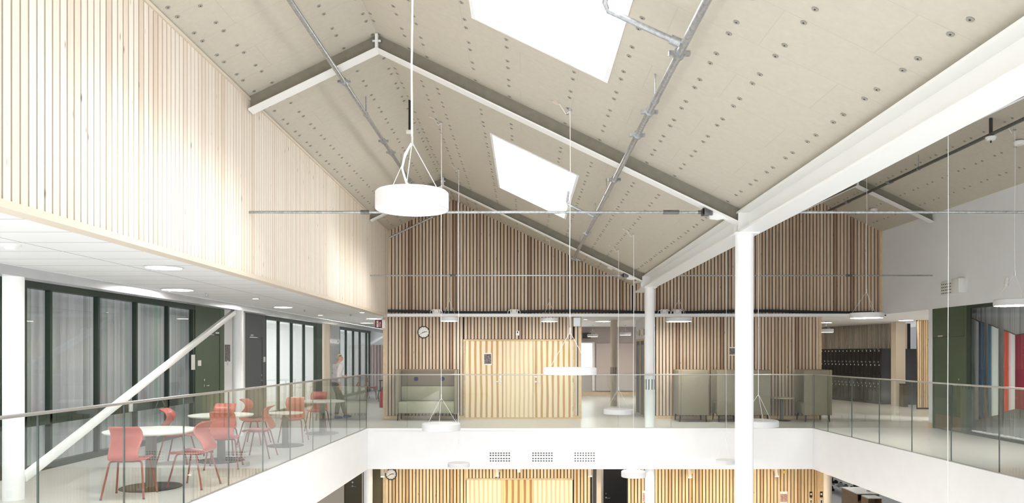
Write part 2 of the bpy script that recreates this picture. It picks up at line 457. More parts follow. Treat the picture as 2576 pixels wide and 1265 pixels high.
for x in (-3.41, -3.185, -2.28, -1.92, -1.83, -1.455, -1.23, -.62, -.19, .51, .945, 1.54, 1.89, 2.56,
          3.25, 3.9, 4.6, 5.6, 6.5, 7.3, 7.56, 7.69, 8.0, 8.55, 9.0):
    y = 7.79 - 6 * .575
    while y < 19.7:
        for yy in (y, y + .2):
            if not (any(s[2] - .08 < yy < s[3] + .08 and s[0] - .08 < x < s[1] + .08 for s in SKY)): washer(x, yy)
        y += .575
struct(b, 'ceiling', ['roof_board', 'washer', 'washer_hole'])
# rooflight linings and panes
for i, (x0, x1, y0, y1) in enumerate(SKY):
    w = sroot('window_%d' % (i + 11), ((x0 + x1) / 2, (y0 + y1) / 2, roof((x0 + x1) / 2)))
    o = w.location
    bb = MB()
    def q(xa, xb, ya, yb, lo, hi):
        bb.hexa([(xa - o.x, ya - o.y, roof(xa) + lo - o.z), (xb - o.x, ya - o.y, roof(xb) + lo - o.z), (xb - o.x, yb - o.y, roof(xb) + lo - o.z), (xa - o.x, yb - o.y, roof(xa) + lo - o.z),
                 (xa - o.x, ya - o.y, roof(xa) + hi - o.z), (xb - o.x, ya - o.y, roof(xb) + hi - o.z), (xb - o.x, yb - o.y, roof(xb) + hi - o.z), (xa - o.x, yb - o.y, roof(xa) + hi - o.z)])
    g = .002
    q(x0 + g, x0 + .04, y0 + g, y1 - g, -.012, .20); q(x1 - .04, x1 - g, y0 + g, y1 - g, -.012, .20)
    q(x0 + .04, x1 - .04, y0 + g, y0 + .04, -.012, .20); q(x0 + .04, x1 - .04, y1 - .04, y1 - g, -.012, .20)
    bb.build('lining', 'white_paint', w)
    bb = MB(); q(x0 + .04, x1 - .04, y0 + .04, y1 - .04, .05, .06); bb.build('pane', 'skylight_glass', w)

# --- slatted walls
PITCH = .0893
def slats(b, x0, x1, zlo, zhi, y=YB, w=.0655, d=.03, top=None):
    k = 0; x = x0
    while x < x1 - .03:
        xb = min(x + w, x1)
        if top: za, zb = top(x), top(xb)
        else: za = zb = zhi
        b.hexa([(x, y, zlo), (xb, y, zlo), (xb, y + d, zlo), (x, y + d, zlo), (x, y, za), (xb, y, zb), (xb, y + d, zb), (x, y + d, za)])
        x += PITCH
def backing(b, x0, x1, zlo, zhi, y=YB, th=.12):
    b.box(x0, x1, y + .03, y + .03 + th, zlo, zhi)
XL = -3.72
# upper gable above the cable shelf
b = MB()
b.mat(0); slats(b, XL + PITCH * 1 + .06, VALLEY - .02, 2.72, 0, top=lambda x: roof(x) + .02)
slats(b, VALLEY + .02, XR + .02, 2.72, 0, top=lambda x: roof(x) + .02)
b.mat(1)
for xa, xb in ((-3.72, RIDGE), (RIDGE, VALLEY), (VALLEY, RIDGE2), (RIDGE2, 9.5)):
    b.hexa([(xa, YB + .03, 2.70), (xb, YB + .03, 2.70), (xb, YB + .15, 2.70), (xa, YB + .15, 2.70),
            (xa, YB + .03, roof(xa + 1e-4) + .05), (xb, YB + .03, roof(xb - 1e-4) + .05), (xb, YB + .15, roof(xb - 1e-4) + .05), (xa, YB + .15, roof(xa + 1e-4) + .05)])
b.mat(2).box(XR - .05, XR + .0, YB - .01, YB + .03, 2.72, 4.95)
struct(b, 'wall_back_gable', ['batten', 'slot_black', 'pine_trim'])
# gallery level, left of the passage, with the flush pine doors
DX0, DX1, DZ = -1.575, 1.275, 2.045
b = MB()
b.mat(0); slats(b, XL + .06, DX0 - .02, .08, 2.68); slats(b, DX1 + .04, 1.49 - .05, .08, 2.68); slats(b, DX0 - .006, DX1 + .02, DZ + .045, 2.68)
b.mat(1); backing(b, XL + .01, DX0, 0, 2.68); backing(b, DX1, 1.48, 0, 2.68); backing(b, DX0, DX1, DZ, 2.68)
b.mat(2).box(XL, XL + .07, YB - .005, YB + .16, 0, 2.68).box(1.42, 1.49, YB - .005, YB + .16, 0, 2.68)
b.box(XL + .07, DX0 - .03, YB - .008, YB + .03, 0, .075).box(DX1 + .03, 1.42, YB - .008, YB + .03, 0, .075)
struct(b, 'wall_back_left', ['batten', 'slot_black', 'pine_trim'])
b = MB().box(DX0 - .035, DX0, YB - .012, YB + .15, 0, DZ + .035).box(DX1, DX1 + .035, YB - .012, YB + .15, 0, DZ + .035).box(DX0, DX1, YB - .012, YB + .15, DZ, DZ + .035)
struct(b, 'trim_doors', 'pine_trim')
def lever(parent, x, y, z, sgn, axis='X', nrm=-1, mat='chrome'):
    """lever handle with rose and a lock cylinder above"""
    b = MB()
    if axis == 'X':
        b.disc((x, y, z), (0, nrm, 0), .026, .012, 14).tube([(x, y + nrm * .01, z), (x, y + nrm * .055, z), (x + sgn * .02, y + nrm * .062, z), (x + sgn * .12, y + nrm * .062, z)], .010, 8)
    else:
        b.disc((x, y, z), (nrm, 0, 0), .026, .012, 14).tube([(x + nrm * .01, y, z), (x + nrm * .055, y, z), (x + nrm * .062, y + sgn * .02, z), (x + nrm * .062, y + sgn * .12, z)], .010, 8)
    b.build('handle', mat, parent, smooth=True)
    b = MB(); b.disc((x, y, z + .13), (0, nrm, 0) if axis == 'X' else (nrm, 0, 0), .026, .016, 14)
    b.build('lock_cylinder', mat, parent, smooth=True)
x1 = ux(1266, YB); x2 = ux(1342, YB)
for i, (xa, xb, mt) in enumerate(((DX0 + .003, x1 - .002, 'door_pine'), (x1 + .002, x2 - .004, 'door_pine_fine'), (x2 + .004, DX1 - .003, 'door_pine'))):
    d = sroot('door_%d' % (i + 1), ((xa + xb) / 2, YB + .03, 0))
    MB().box(-(xb - xa) / 2, (xb - xa) / 2, -.025, .03, .035, DZ - .004).build('leaf', mt, d)
    hw = (xb - xa) / 2
    if i == 0:
        lever(d, hw - .07, -.025, .97, -1)
        for z in (.2, 1.0, 1.8): MB().tube([(-hw + .004, -.03, z), (-hw + .004, -.03, z + .12)], .009, 8).build('hinge', 'chrome', d)
    if i == 2:
        lever(d, -hw + .06, -.025, .97, 1)
        for z in (.2, .95, 1.8): MB().tube([(hw - .004, -.03, z), (hw - .004, -.03, z + .12)], .009, 8).build('hinge', 'chrome', d)
b = MB().box(DX0, DX1, YB - .012, YB + .1, 0, .032); struct(b, 'baseboard_doors', 'pine_trim')
# gallery level, right of the passage
b = MB()
b.mat(0); slats(b, 3.45, 7.79 - .07, .08, 2.68)
b.mat(1); backing(b, 3.43, 7.78, 0, 2.68)
b.mat(2).box(7.72, 7.79, YB - .005, YB + .3, 0, 2.68).box(3.42, 7.72, YB - .008, YB + .03, 0, .075)
struct(b, 'wall_back_right', ['batten', 'slot_black', 'pine_trim'])
# ground floor
gx = [(XL, DX0 + .05), (DX1 - .03, 1.78), (2.69, 7.75)]
b = MB(); b.mat(0)
slats(b, XL + .07, DX0 + .03, ZF, -.93); slats(b, DX1 + .02, 1.76, ZF, -.93); slats(b, 2.71, 7.66, ZF, -.93); slats(b, DX0 + .03, DX1 - .0, -1.56, -.93)
b.mat(1); backing(b, XL, 1.77, ZF, -.93); backing(b, 2.70, 7.75, ZF, -.93)
b.mat(2).box(XL, XL + .065, YB - .005, YB + .15, ZF, -.93).box(7.67, 7.78, YB - .4, YB + .15, ZF, -.93)
b.box(DX0 + .03, DX1, YB - .012, YB + .02, -1.60, -1.565)
struct(b, 'wall_ground', ['batten_ground', 'slot_black', 'pine_trim'])
xm = ux(1265, YB)
d = sroot('door_4', ((DX0 + DX1) / 2, YB + .02, ZF)); o = d.location
MB().box(DX0 + .05 - o.x, xm - .003 - o.x, -.025, .008, 0, -1.605 - ZF).build('leaf', 'door_pine_fine', d)
MB().box(xm + .003 - o.x, ux(1342, YB) - .002 - o.x, -.025, .008, 0, -1.605 - ZF).build('leaf', 'door_pine_ground', d)
MB().box(ux(1342, YB) + .002 - o.x, DX1 - .02 - o.x, -.025, .008, 0, -1.605 - ZF).build('leaf', 'door_pine_fine', d)
# recess with black doors on the ground floor
b = MB().box(1.6, 2.46, 23.6, 23.75, ZF, -.93).box(3.2, 4.2, 23.6, 23.75, ZF, -.93).box(2.46, 3.2, 23.6, 23.75, -1.6, -.93)
b.box(1.90, 2.02, YB + .16, 21.0, ZF, -.93)
struct(b, 'wall_ground_recess', 'column_cream')
d = sroot('door_5', (2.83, 23.66, ZF)); MB().box(-.36, .36, -.02, .03, 0, 2.2).build('leaf', 'door_black', d); lever(d, -.29, -.02, 1.0, 1)
d = sroot('door_6', (1.83, 21.2, ZF)); MB().box(-.30, .06, -.02, .03, 0, 2.87).build('leaf', 'door_black', d); lever(d, .02, -.02, 1.35, -1)
# ground floor far left: beige wall with an olive door, olive panel beside the slats
b = MB().box(-9, -6.1, 25.5, 25.65, ZF, -.93).box(-5.5, -5.44, 25.5, 25.65, ZF, -.93)
struct(b, 'wall_ground_left', 'column_cream')
b = MB().box(-4.25, XL - .003, YB + .04, YB + .16, ZF, -.93)
struct(b, 'wall_ground_panel', 'door_olive')
d = sroot('door_7', (-5.8, 25.56, ZF)); MB().box(-.3, .3, -.02, .03, 0, 2.87).build('leaf', 'door_olive', d); lever(d, -.02, -.02, 1.03, 1)
b = MB().box(7.9, 18, 33.5, 33.7, ZF, -.93).box(14.3, 14.5, 3, 33.5, ZF, -.93).box(-12, 7.9, 34.0, 34.2, ZF, -.93)
struct(b, 'wall_ground_far', 'white_wall')

# --- upper left slatted wall
b = MB()
y = 2.6; k = 0
while y < YB - .02:
    y1_ = min(y + .073, YB)
    xa, xb = LX(y), LX(y1_)
    za, zb = roof(xa) + .02, roof(xb) + .02
    b.mat(0).hexa([(xa, y, 2.73), (xa, y1_, 2.73), (xa - .022, y1_, 2.73), (xa - .022, y, 2.73), (xa, y, za), (xb, y1_, zb), (xb - .022, y1_, zb), (xa - .022, y, za)])
    y += .09
b.mat(1).hexa([(LX(2.6) - .022, 2.6, 2.70), (LX(YB) - .022, YB, 2.70), (LX(YB) - .14, YB, 2.70), (LX(2.6) - .14, 2.6, 2.70),
               (LX(2.6) - .022, 2.6, 4.99), (LX(YB) - .022, YB, 4.95), (LX(YB) - .14, YB, 4.95), (LX(2.6) - .14, 2.6, 4.99)])
b.mat(2).bar((LX(2.6) - .06, 2.6, 2.70), (LX(YB) - .06, YB - .01, 2.70), .15, .055)
b.bar((LX(2.6) + .008, 2.6, 4.955), (LX(YB) + .008, YB - .01, 4.90), .03, .035)
struct(b, 'wall_left_upper', ['batten_pale', 'slot_brown', 'trim_pale'])

# --- left gallery: tiled ceiling, classroom partition
b = MB()
b.prism([(-5.87, 2), (LX(2) - .12, 2), (LX(YB) - .12, YB), (XL, YB), (XL, 34.6), (-5.87, 34.6)], lambda x, y: (x, y, 2.72), (0, 0, .12))
struct(b, 'ceiling_gallery', 'ceiling_tile')
b = MB().box(-7.2, -6.08, 2, 34.6, 2.74, 2.84); struct(b, 'ceiling_soffit', 'white_paint')
WX = -7.05
def wy(px): return -WX * F / (CX - px)
def part_wall(name, y0, y1, mat='white_paint'):
    struct(MB().box(WX - .15, WX, y0, y1, 0, 2.74), name, mat)
part_wall('wall_left_pier', wy(563), wy(617))
part_wall('wall_left_pier_far', wy(813), wy(831))
def partition(idx, y0, y1, mull, mid=True):
    w = sroot('window_%d' % idx, (WX, (y0 + y1) / 2, 0)); c = (y0 + y1) / 2
    b = MB()
    b.box(-.10, .02, y0 - c, y1 - c, 2.64, 2.74).box(-.10, .02, y0 - c, y1 - c, 0, .09)
    if mid: b.box(-.09, .012, y0 - c, y1 - c, .66, .82)
    for m_ in [y0 + .04] + mull + [y1 - .04]: b.box(-.065, .012, m_ - .028 - c, m_ + .028 - c, .09, 2.64)
    b.build('frame', 'frame_green', w)
    MB().box(-.05, -.04, y0 - c, y1 - c, .09, 2.64).build('pane', 'pane_glass', w)
    return w
partition(1, wy(-190), wy(0) + .06, [wy(-90)])
partition(2, wy(58), wy(488), [wy(127), wy(247), wy(343), wy(423)])
partition(3, wy(667), wy(797), [wy(702), wy(735), wy(766)], False)
partition(4, wy(854), 34.45, [wy(871.6), wy(890), wy(906.5), wy(923)], False)
struct(MB().box(WX - .15, WX - .01, wy(0) + .06, wy(58), 0, 2.74), 'wall_left_near', 'white_paint')
def pdoor(idx, y0, y1, l0, l1, mat, hinge, hz=1.0):
    c = (y0 + y1) / 2
    d = sroot('door_%d' % idx, (WX, c, 0))
    MB().box(-.12, .012, y0 - c, l0 - c, 0, 2.74).box(-.12, .012, l1 - c, y1 - c, 0, 2.74).box(-.12, .008, l0 - c, l1 - c, 2.14, 2.74).build('frame', mat, d)
    MB().box(-.06, .002, l0 + .012 - c, l1 - .012 - c, .01, 2.125).build('leaf', mat, d)
    yk = (l0 + .09 - c) if hinge > 0 else (l1 - .09 - c)
    lever(d, .002, yk, hz, hinge, 'Y', 1)
    MB().box(.012, .018, (l1 - .26 - c) if hinge > 0 else (l0 + .05 - c), (l1 - .06 - c) if hinge > 0 else (l0 + .25 - c), 2.16, 2.20).build('closer_plate', 'chrome', d)
    return d
d = pdoor(8, wy(490), wy(563), wy(508), wy(552), 'door_green', 1)
MB().box(.012, .02, -.66, -.50, 1.44, 1.56).build('room_plate', 'paper', d)
d = pdoor(9, wy(617), wy(667), wy(627), wy(659), 'door_grey', -1)
MB().box(.012, .02, .56, .70, 1.48, 1.62).build('room_plate', 'paper', d)
struct(MB().box(WX - .12, WX + .01, wy(797), wy(813), 0, 2.74), 'wall_left_infill', 'door_green')
d = pdoor(10, wy(831), wy(854), wy(833), wy(852), 'white_paint', 1)
# classrooms behind the partition
b = MB().box(-12.1, -12, 8, 35, 0, .95).box(-12.1, -12, 8, 35, 2.35, 2.84)
for y in [8, 10.5, 13, 15.5, 18, 19.6, 21.5, 23.4, 25.3, 27.2, 29.1, 31, 32.9, 34.8]: b.box(-12.1, -11.98, y - .12, y + .12, .95, 2.35)
b.box(-12, WX - .16, 18.2, 18.35, 0, 2.84).box(-12, WX - .16, 27.0, 27.15, 0, 2.84).box(-12.1, WX - .16, 7.85, 8, 0, 2.84)
struct(b, 'wall_classroom', 'white_wall')
struct(MB().box(-12.1, -7.2, 7.85, 34.8, 2.78, 2.84), 'ceiling_classroom', 'white_paint')
w = sroot('window_5', (-12.06, 21, 0)); MB().box(-.01, .01, -13, 13.9, .95, 2.35).build('pane', 'daylight', w)
# far end of the gallery
b = MB().box(-12, XL, 34.5, 34.65, 0, 2.84); struct(b, 'wall_far_left', 'white_wall')
struct(MB().box(XL, XL + .1, YB + .16, 34.5, 0, 2.84), 'wall_corridor', 'white_wall')

# --- passage in the middle and the hall beyond it
struct(MB().box(XL + .1, 12, YB + .16, 31, 2.80, 2.9), 'ceiling_hall', 'white_paint')
b = MB().box(3.25, 3.42, YB + .0, 22.1, 0, 2.68); struct(b, 'wall_passage', 'white_paint')
for i, (ya, yb) in enumerate(((20.45, 21.12), (21.22, 21.9))):
    d = sroot('door_%d' % (11 + i), (3.25, (ya + yb) / 2, 0)); hw = (yb - ya) / 2
    MB().box(-.02, .01, -hw - .05, -hw + .02, 0, 2.12).box(-.02, .01, hw - .02, hw + .05, 0, 2.12).box(-.02, .01, -hw, hw, 2.06, 2.12).build('frame', 'pine_trim', d)
    MB().box(-.012, .0, -hw + .02, hw - .02, .02, 2.06).build('leaf', 'door_grey', d)
    MB().box(-.016, -.012, -hw + .1, hw - .1, 1.15, 1.95).build('glazing', 'daylight' if False else 'curtain_grey', d)
    lever(d, -.012, hw - .12, 1.0, -1, 'Y', -1)
b = MB().box(XL + .1, 12, 30.8, 30.95, 0, 2.9); struct(b, 'wall_far_hall', 'passage_wall')
hx = lambda px: ux(px, 30.7)
w = sroot('window_6', (hx(1476), 30.76, 1.2)); cx0 = hx(1476)
MB().box(hx(1456) - cx0, hx(1496) - cx0, -.03, .03, .93, .98).box(hx(1490) - cx0, hx(1496) - cx0, -.03, .03, -1.0, .93).box(hx(1450) - cx0, hx(1456) - cx0, -.03, .03, -1.0, .98).build('frame', 'white_paint', w)
MB().box(hx(1456) - cx0, hx(1490) - cx0, -.01, .01, -.05, .93).build('pane', 'daylight', w)
struct(MB().box(hx(1500), hx(1596), 30.72, 30.78, .20, 2.12), 'trim_blind', 'blind')
struct(MB().box(XL + .1, 11, 30.70, 30.79, 0, .15), 'baseboard_hall', 'pine_trim')

# --- right: white upper wall, green door, glazed room
b = MB()
b.hexa([(XR, 3, 2.73), (XR + .13, 3, 2.73), (XR + .13, YB, 2.73), (XR, YB, 2.73), (XR, 3, roof(XR) + .03), (XR + .13, 3, roof(XR + .13) + .03), (XR + .13, YB, roof(XR + .13) + .03), (XR, YB, roof(XR) + .03)])
b.box(XR - .02, XR + .13, 17.36, 17.48, 0, 2.73)
struct(b, 'wall_right', 'white_wall')
struct(MB().box(XR - .025, XR + .14, 17.35, 17.5, 0, .12), 'baseboard_right', 'pine_trim')
d = sroot('door_13', (XR, 16.7, 0))
MB().box(0, .1, -.68, -.60, 0, 2.73).box(0, .1, .60, .655, 0, 2.73).box(-.006, .1, -.60, .60, 2.08, 2.73).build('frame', 'door_green', d)
MB().box(.004, .06, -.595, .595, .01, 2.075).build('leaf', 'door_green', d)
MB().box(-.004, .004, -.5, .52, .03, .33).build('kick_plate', 'kickplate', d)
MB().box(-.008, .0, .22, .42, 2.085, 2.115).build('closer_plate', 'chrome', d)
lever(d, .004, -.42, 1.02, 1, 'Y', -1)
w = sroot('window_7', (XR, 12.0, 0))
MB().box(0, .1, -8.8, 4.02, 2.66, 2.73).box(0, .1, -8.8, 4.02, 0, .05).box(0, .03, 3.88, 4.02, .05, 2.66).box(.0, .06, .4, .43, .05, 2.66).box(.0, .06, -3.4, -3.37, .05, 2.66).build('frame', 'frame_green', w)
MB().box(.012, .022, -8.8, 3.88, .05, 2.66).build('pane', 'pane_glass', w)
struct(MB().box(XR + .13, 14.2, 17.36, 17.48, 0, 2.84).box(13.0, 13.1, 3, 17.36, 0, 2.84), 'wall_glazed_room', 'white_wall')
struct(MB().box(XR + .13, 14.3, 3, 17.36, 2.76, 2.84), 'ceiling_glazed_room', 'white_paint')

# --- locker room on the right
struct(MB().box(7.79, 15, YB + .16, 33.2, 2.74, 2.79).box(XR + .13, 15, 17.48, YB + .16, 2.74, 2.79), 'ceiling_locker_room', 'white_paint')
def slatline(b, p, q, z0, z1, pitch, w, d):
    p = Vector((*p, 0)); q = Vector((*q, 0)); L_ = (q - p).length; t = (q - p) / L_; nn = Vector((t.y, -t.x, 0))
    s = 0
    while s + w < L_:
        a = p + t * s; c = p + t * (s + w)
        b.hexa([(a.x, a.y, z0), (c.x, c.y, z0), (c.x - nn.x * d, c.y - nn.y * d, z0), (a.x - nn.x * d, a.y - nn.y * d, z0),
                (a.x, a.y, z1), (c.x, c.y, z1), (c.x - nn.x * d, c.y - nn.y * d, z1), (a.x - nn.x * d, a.y - nn.y * d, z1)])
        s += pitch
LKA, LKB = Vector((11.30, 29.2, 0)), Vector((12.0, 25.42, 0))
LT = (LKB - LKA).normalized(); LN = Vector((LT.y, -LT.x, 0))       # LN looks to the left, to the viewer
if LN.x > 0: LN = -LN
b = MB(); b.mat(0)
pa = LKA - LN * .50 - LT * 3; pb = LKB - LN * .50
slatline(b, (pa.x, pa.y), (pb.x, pb.y), 0, 2.74, .09, .062, .02)
b.mat(1).bar((*(pa - LN * .06).xy, 1.37), (*(pb - LN * .06).xy, 1.37), .08, 2.74)
struct(b, 'wall_lockers', ['batten_grey', 'slot_black'])
b = MB(); b.mat(0); slatline(b, (12.46, 25.9), (13.22, 25.9), 0, 2.74, .14, .095, .03)
b.mat(1).box(12.46, 13.24, 25.93, 26.0, 0, 2.74)
struct(b, 'wall_locker_end', ['batten', 'slot_black'])
b = MB(); b.mat(0); slatline(b, (12.08, 23.2), (13.0, 23.2), .05, 2.74, .062, .044, .03)
b.mat(1).box(12.08, 13.0, 23.23, 23.3, 0, 2.74)
struct(b, 'wall_locker_near', ['batten_ground', 'slot_brown'])
struct(MB().box(12.10, 12.41, 24.62, 24.95, 0, 2.74), 'wall_pier', 'column_cream')
struct(MB().box(7.6, 15, 33, 33.2, 0, 2.8).box(15, 15.1, 17.48, 33, 0, 2.8).box(7.79, 7.9, YB + .35, 33, 0, 2.8), 'wall_locker_room', 'white_wall')

# =================================================================== STRUCTURAL STEEL
Y1F, Y2F = 9.60, 17.35
# --- valley beam between the two gables
b = MB()
bx0, bx1, bz0, bz1 = VALLEY - .145, VALLEY + .145, 3.225, 3.50
t = thing('steel_beam', 'white steel I-beam running along the roof valley on two round columns', 'beam', (VALLEY, 10, 3.36))
def sk(z): return z - 3.36
# the beam runs very slightly outwards towards the back
def ibeam(y0, y1, parent):
    for nm, xw, za, zb in (('top_flange', .145, 3.475, 3.50), ('web', .012, 3.25, 3.475), ('bottom_flange', .145, 3.225, 3.25)):
        m_ = MB(); dx0 = -.035; dx1 = .045
        m_.hexa([(dx0 - xw, y0 - 10, sk(za)), (dx0 + xw, y0 - 10, sk(za)), (dx1 + xw, y1 - 10, sk(za)), (dx1 - xw, y1 - 10, sk(za)),
                 (dx0 - xw, y0 - 10, sk(zb)), (dx0 + xw, y0 - 10, sk(zb)), (dx1 + xw, y1 - 10, sk(zb)), (dx1 - xw, y1 - 10, sk(zb))])
        m_.build(nm, 'white_steel', parent)
ibeam(2.0, 18.85, t)
for yy in (Y1F - .10, Y1F + .10, Y2F - .1, Y2F + .1):
    MB().box(-.145, .145, yy - 10 - .006, yy - 10 + .006, sk(3.25), sk(3.475)).build('stiffener', 'white_steel', t)
# --- round columns
def column(x, y, z0, z1, r, label, slots=None, mat='white_paint', cap=True, group=None):
    c = thing('steel_column', label, 'column', (x, y, z0), 0, group)
    MB().tube([(0, 0, 0), (0, 0, z1 - z0 - (.012 if cap else 0))], r, 40).build('shaft', mat, c, smooth=True)
    if cap: MB().box(-.15, .15, -.15, .15, z1 - z0 - .012, z1 - z0).build('cap_plate', mat, c)
    if slots:
        for k in range(10):
            a = 2 * PI * k / 10; m_ = MB()
            d = Vector((math.cos(a), math.sin(a), 0))
            m_.bar(d * (r - .004) + Vector((0, 0, slots - .12)), d * (r - .004) + Vector((0, 0, slots + .12)), .022, .012, up=d)
            m_.build('air_slot', 'charcoal', c)
    return c
column(2.79, Y1F, ZF, 3.225, .114, 'white round steel column nearest the camera, rising from the ground floor to the valley beam')
column(2.875, Y2F + .02, .0, 3.225, .114, 'white round steel column behind the far glass railing with dark air slots', 1.0)
column(2.875, Y2F + .02, ZF, -.925, .114, 'white round column on the ground floor under the far gallery edge, right of the black door', None, cap=False)
column(2.9, 24.6, 0, 2.80, .11, 'cream round column standing in the middle passage beyond the slatted wall', 1.15, 'column_cream', False)
column(7.62, 19.0, ZF, -.925, .10, 'cream round column at the right end of the ground floor slatted wall', None, 'column_cream', False)
column(-4.02, 19.4, ZF, -.925, .11, 'white round column on the ground floor at the far left below the gallery', None, 'white_paint', False)
column(-5.97, 8.82, 0, 2.60, .11, 'white round column in the left gallery where the diagonal brace starts', None, cap=False)
column(-5.97, 15.72, 0, 2.60, .11, 'white round column in the left gallery between the green door and the grey door', None, cap=False)
column(-5.97, 22.7, 0, 2.60, .11, 'cream round column far down the left gallery behind the walking person', None, 'column_cream', cap=False)
# diagonal brace and edge beam of the left gallery
b = MB().bar((-5.97, 8.98, .22), (-5.97, 15.52, 2.56), .075, .10)
tag(b.build('diagonal_brace', 'white_steel', bevel=.008), 'white square steel brace slanting up from the near gallery column to the next', 'brace')
b = MB().box(-6.075, -5.875, 3, 34.4, 2.60, 2.715)
tag(b.build('ceiling_beam', 'fascia_steel'), 'brushed metal edge beam along the left gallery ceiling above the columns', 'beam')

# --- portal rafters
def rafter(y, xs, label, plate_x):
    r0 = thing('roof_rafter', label, 'rafter', (plate_x, y, 5.5))
    o = Vector((plate_x, y, 5.5)); fl = MB(); wb = MB()
    for xa, xb in zip(xs, xs[1:]):
        za, zb = roof(xa + (1e-4 if xb > xa else 0)), roof(xb - 1e-4)
        def P(x, yy, z): return (x - o.x, yy - o.y, z - o.z)
        fl.hexa([P(xa, y - .09, za - .205), P(xb, y - .09, zb - .205), P(xb, y + .09, zb - .205), P(xa, y + .09, za - .205),
                 P(xa, y - .09, za - .185), P(xb, y - .09, zb - .185), P(xb, y + .09, zb - .185), P(xa, y + .09, za - .185)])
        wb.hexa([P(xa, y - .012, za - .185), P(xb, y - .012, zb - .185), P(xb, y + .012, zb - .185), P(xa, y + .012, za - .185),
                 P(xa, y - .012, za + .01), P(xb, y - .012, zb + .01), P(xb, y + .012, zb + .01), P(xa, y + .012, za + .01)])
    fl.build('flange', 'white_steel', r0); wb.build('web', 'web_shade', r0)
    return r0
def ridge_plate(r0, z):
    MB().box(-.018, .018, -.085, .085, z - 5.5 - .195, z - 5.5 - .01).build('ridge_plate', 'white_steel', r0)
    for s_ in (-1, 1): MB().disc((s_ * .018, -.05, z - 5.5 - .09), (s_, 0, 0), .026, .035, 6).build('bolt', 'galvanised', r0)
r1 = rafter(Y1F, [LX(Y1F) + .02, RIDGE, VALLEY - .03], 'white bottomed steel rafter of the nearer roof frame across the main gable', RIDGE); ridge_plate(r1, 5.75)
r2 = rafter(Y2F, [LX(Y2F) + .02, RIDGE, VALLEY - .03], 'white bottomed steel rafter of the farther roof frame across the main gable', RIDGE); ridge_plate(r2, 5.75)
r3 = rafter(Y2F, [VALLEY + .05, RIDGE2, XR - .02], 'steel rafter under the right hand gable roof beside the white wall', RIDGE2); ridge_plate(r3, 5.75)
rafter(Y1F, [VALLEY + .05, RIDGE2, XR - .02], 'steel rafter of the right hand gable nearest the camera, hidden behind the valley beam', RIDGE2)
for r_, yy in ((r1, Y1F), (r2, Y2F)):      # gusset where the tie is pinned
    m_ = MB(); z = 3.50 - 5.5; xo = RIDGE
    m_.prism([(2.33 - xo, z + .035), (2.35 - xo, z - .085), (2.45 - xo, z - .10), (2.53 - xo, z - .085), (2.66 - xo, z - .125), (2.45 - xo, z - .01), (2.36 - xo, z + .03)], lambda x, z_: (x, -.019, z_), (0, .038, 0))
    m_.build('gusset', 'white_steel', r_)

# --- horizontal tie rods
def tie(y, x0, x1, label, tb, end=None, r=.017):
    z = 3.50; c = thing('tie_rod', label, 'tie rod', ((x0 + x1) / 2, y, z)); xo = (x0 + x1) / 2
    MB().tube([(x0 - xo, 0, 0), (x1 - xo, 0, 0)], r, 14).build('rod', 'galvanised', c, smooth=True)
    for x, l in tb: MB().tube([(x - l / 2 - xo, 0, 0), (x + l / 2 - xo, 0, 0)], .029, 6).build('turnbuckle', 'dark_steel', c)
    if end:
        m_ = MB(); m_.tube([(end - .13 - xo, 0, 0), (end - .08 - xo, 0, 0)], .026, 8); m_.box(end - .08 - xo, end + .05 - xo, -.05, -.016, -.045, .045); m_.box(end - .08 - xo, end + .05 - xo, .016, .05, -.045, .045).box(end - .08 - xo, end - .05 - xo, -.05, .05, -.045, .045)
        m_.build('clevis', 'dark_steel', c, bevel=.008)
    return c
tie(Y1F, LX(Y1F), 2.34, 'grey steel tie rod crossing behind the large drum lamp to the valley beam', [(-2.03, .11), (1.86, .20)], 2.33)
tie(Y2F, LX(Y2F), 2.34, 'grey steel tie rod in front of the back wall, left of the valley beam', [(-1.65, .14)], 2.33, .015)
tie(Y1F, VALLEY + .16, XR - .005, 'grey steel tie rod crossing the right hand bay near the camera', [])
tie(Y2F, VALLEY + .16, XR - .005, 'grey steel tie rod across the right hand bay in front of the slatted gable', [(7.45, .14)], None, .015)

# =================================================================== PIPES UNDER THE ROOF
def pipe_run(label, x, y0, y1, z, r, coup, hang, branches, pm='galvanised'):
    c = thing('sprinkler_pipe', label, 'pipe', (x, y0, z))
    MB().tube([(0, 0, 0), (0, y1 - y0, 0)], r, 16).build('pipe', pm, c, smooth=True)
    for y in coup:
        m_ = MB(); m_.tube([(0, y - y0 - .035, 0), (0, y - y0 + .035, 0)], r + .016, 14)
        for s_ in (-1, 1): m_.box(s_ * (r + .03) - .022, s_ * (r + .03) + .022, y - y0 - .022, y - y0 + .022, -.016, .016)
        m_.tube([(-(r + .055), y - y0, 0), (r + .055, y - y0, 0)], .008, 6)
        m_.build('coupling', 'galvanised', c, smooth=True)
    for y in hang:
        m_ = MB(); m_.tube([(0, y - y0, r), (0, y - y0, roof(x) - z)], .007, 6); m_.tube([(0, y - y0 - .012, 0), (0, y - y0 + .012, 0)], r + .008, 14)
        m_.build('hanger', 'galvanised', c, smooth=True)
    for pts, rr in branches:
        MB().tube([(p[0] - x, p[1] - y0, p[2] - z) for p in pts], rr, 12).build('branch', 'galvanised', c, smooth=True)
        a = pts[0]; d = (Vector(pts[1]) - Vector(a)).normalized()
        MB().tube([Vector((a[0] - x, a[1] - y0, a[2] - z)) + d * .03, Vector((a[0] - x, a[1] - y0, a[2] - z)) + d * .11], rr + .012, 12).build('tee', 'galvanised', c, smooth=True)
    return c
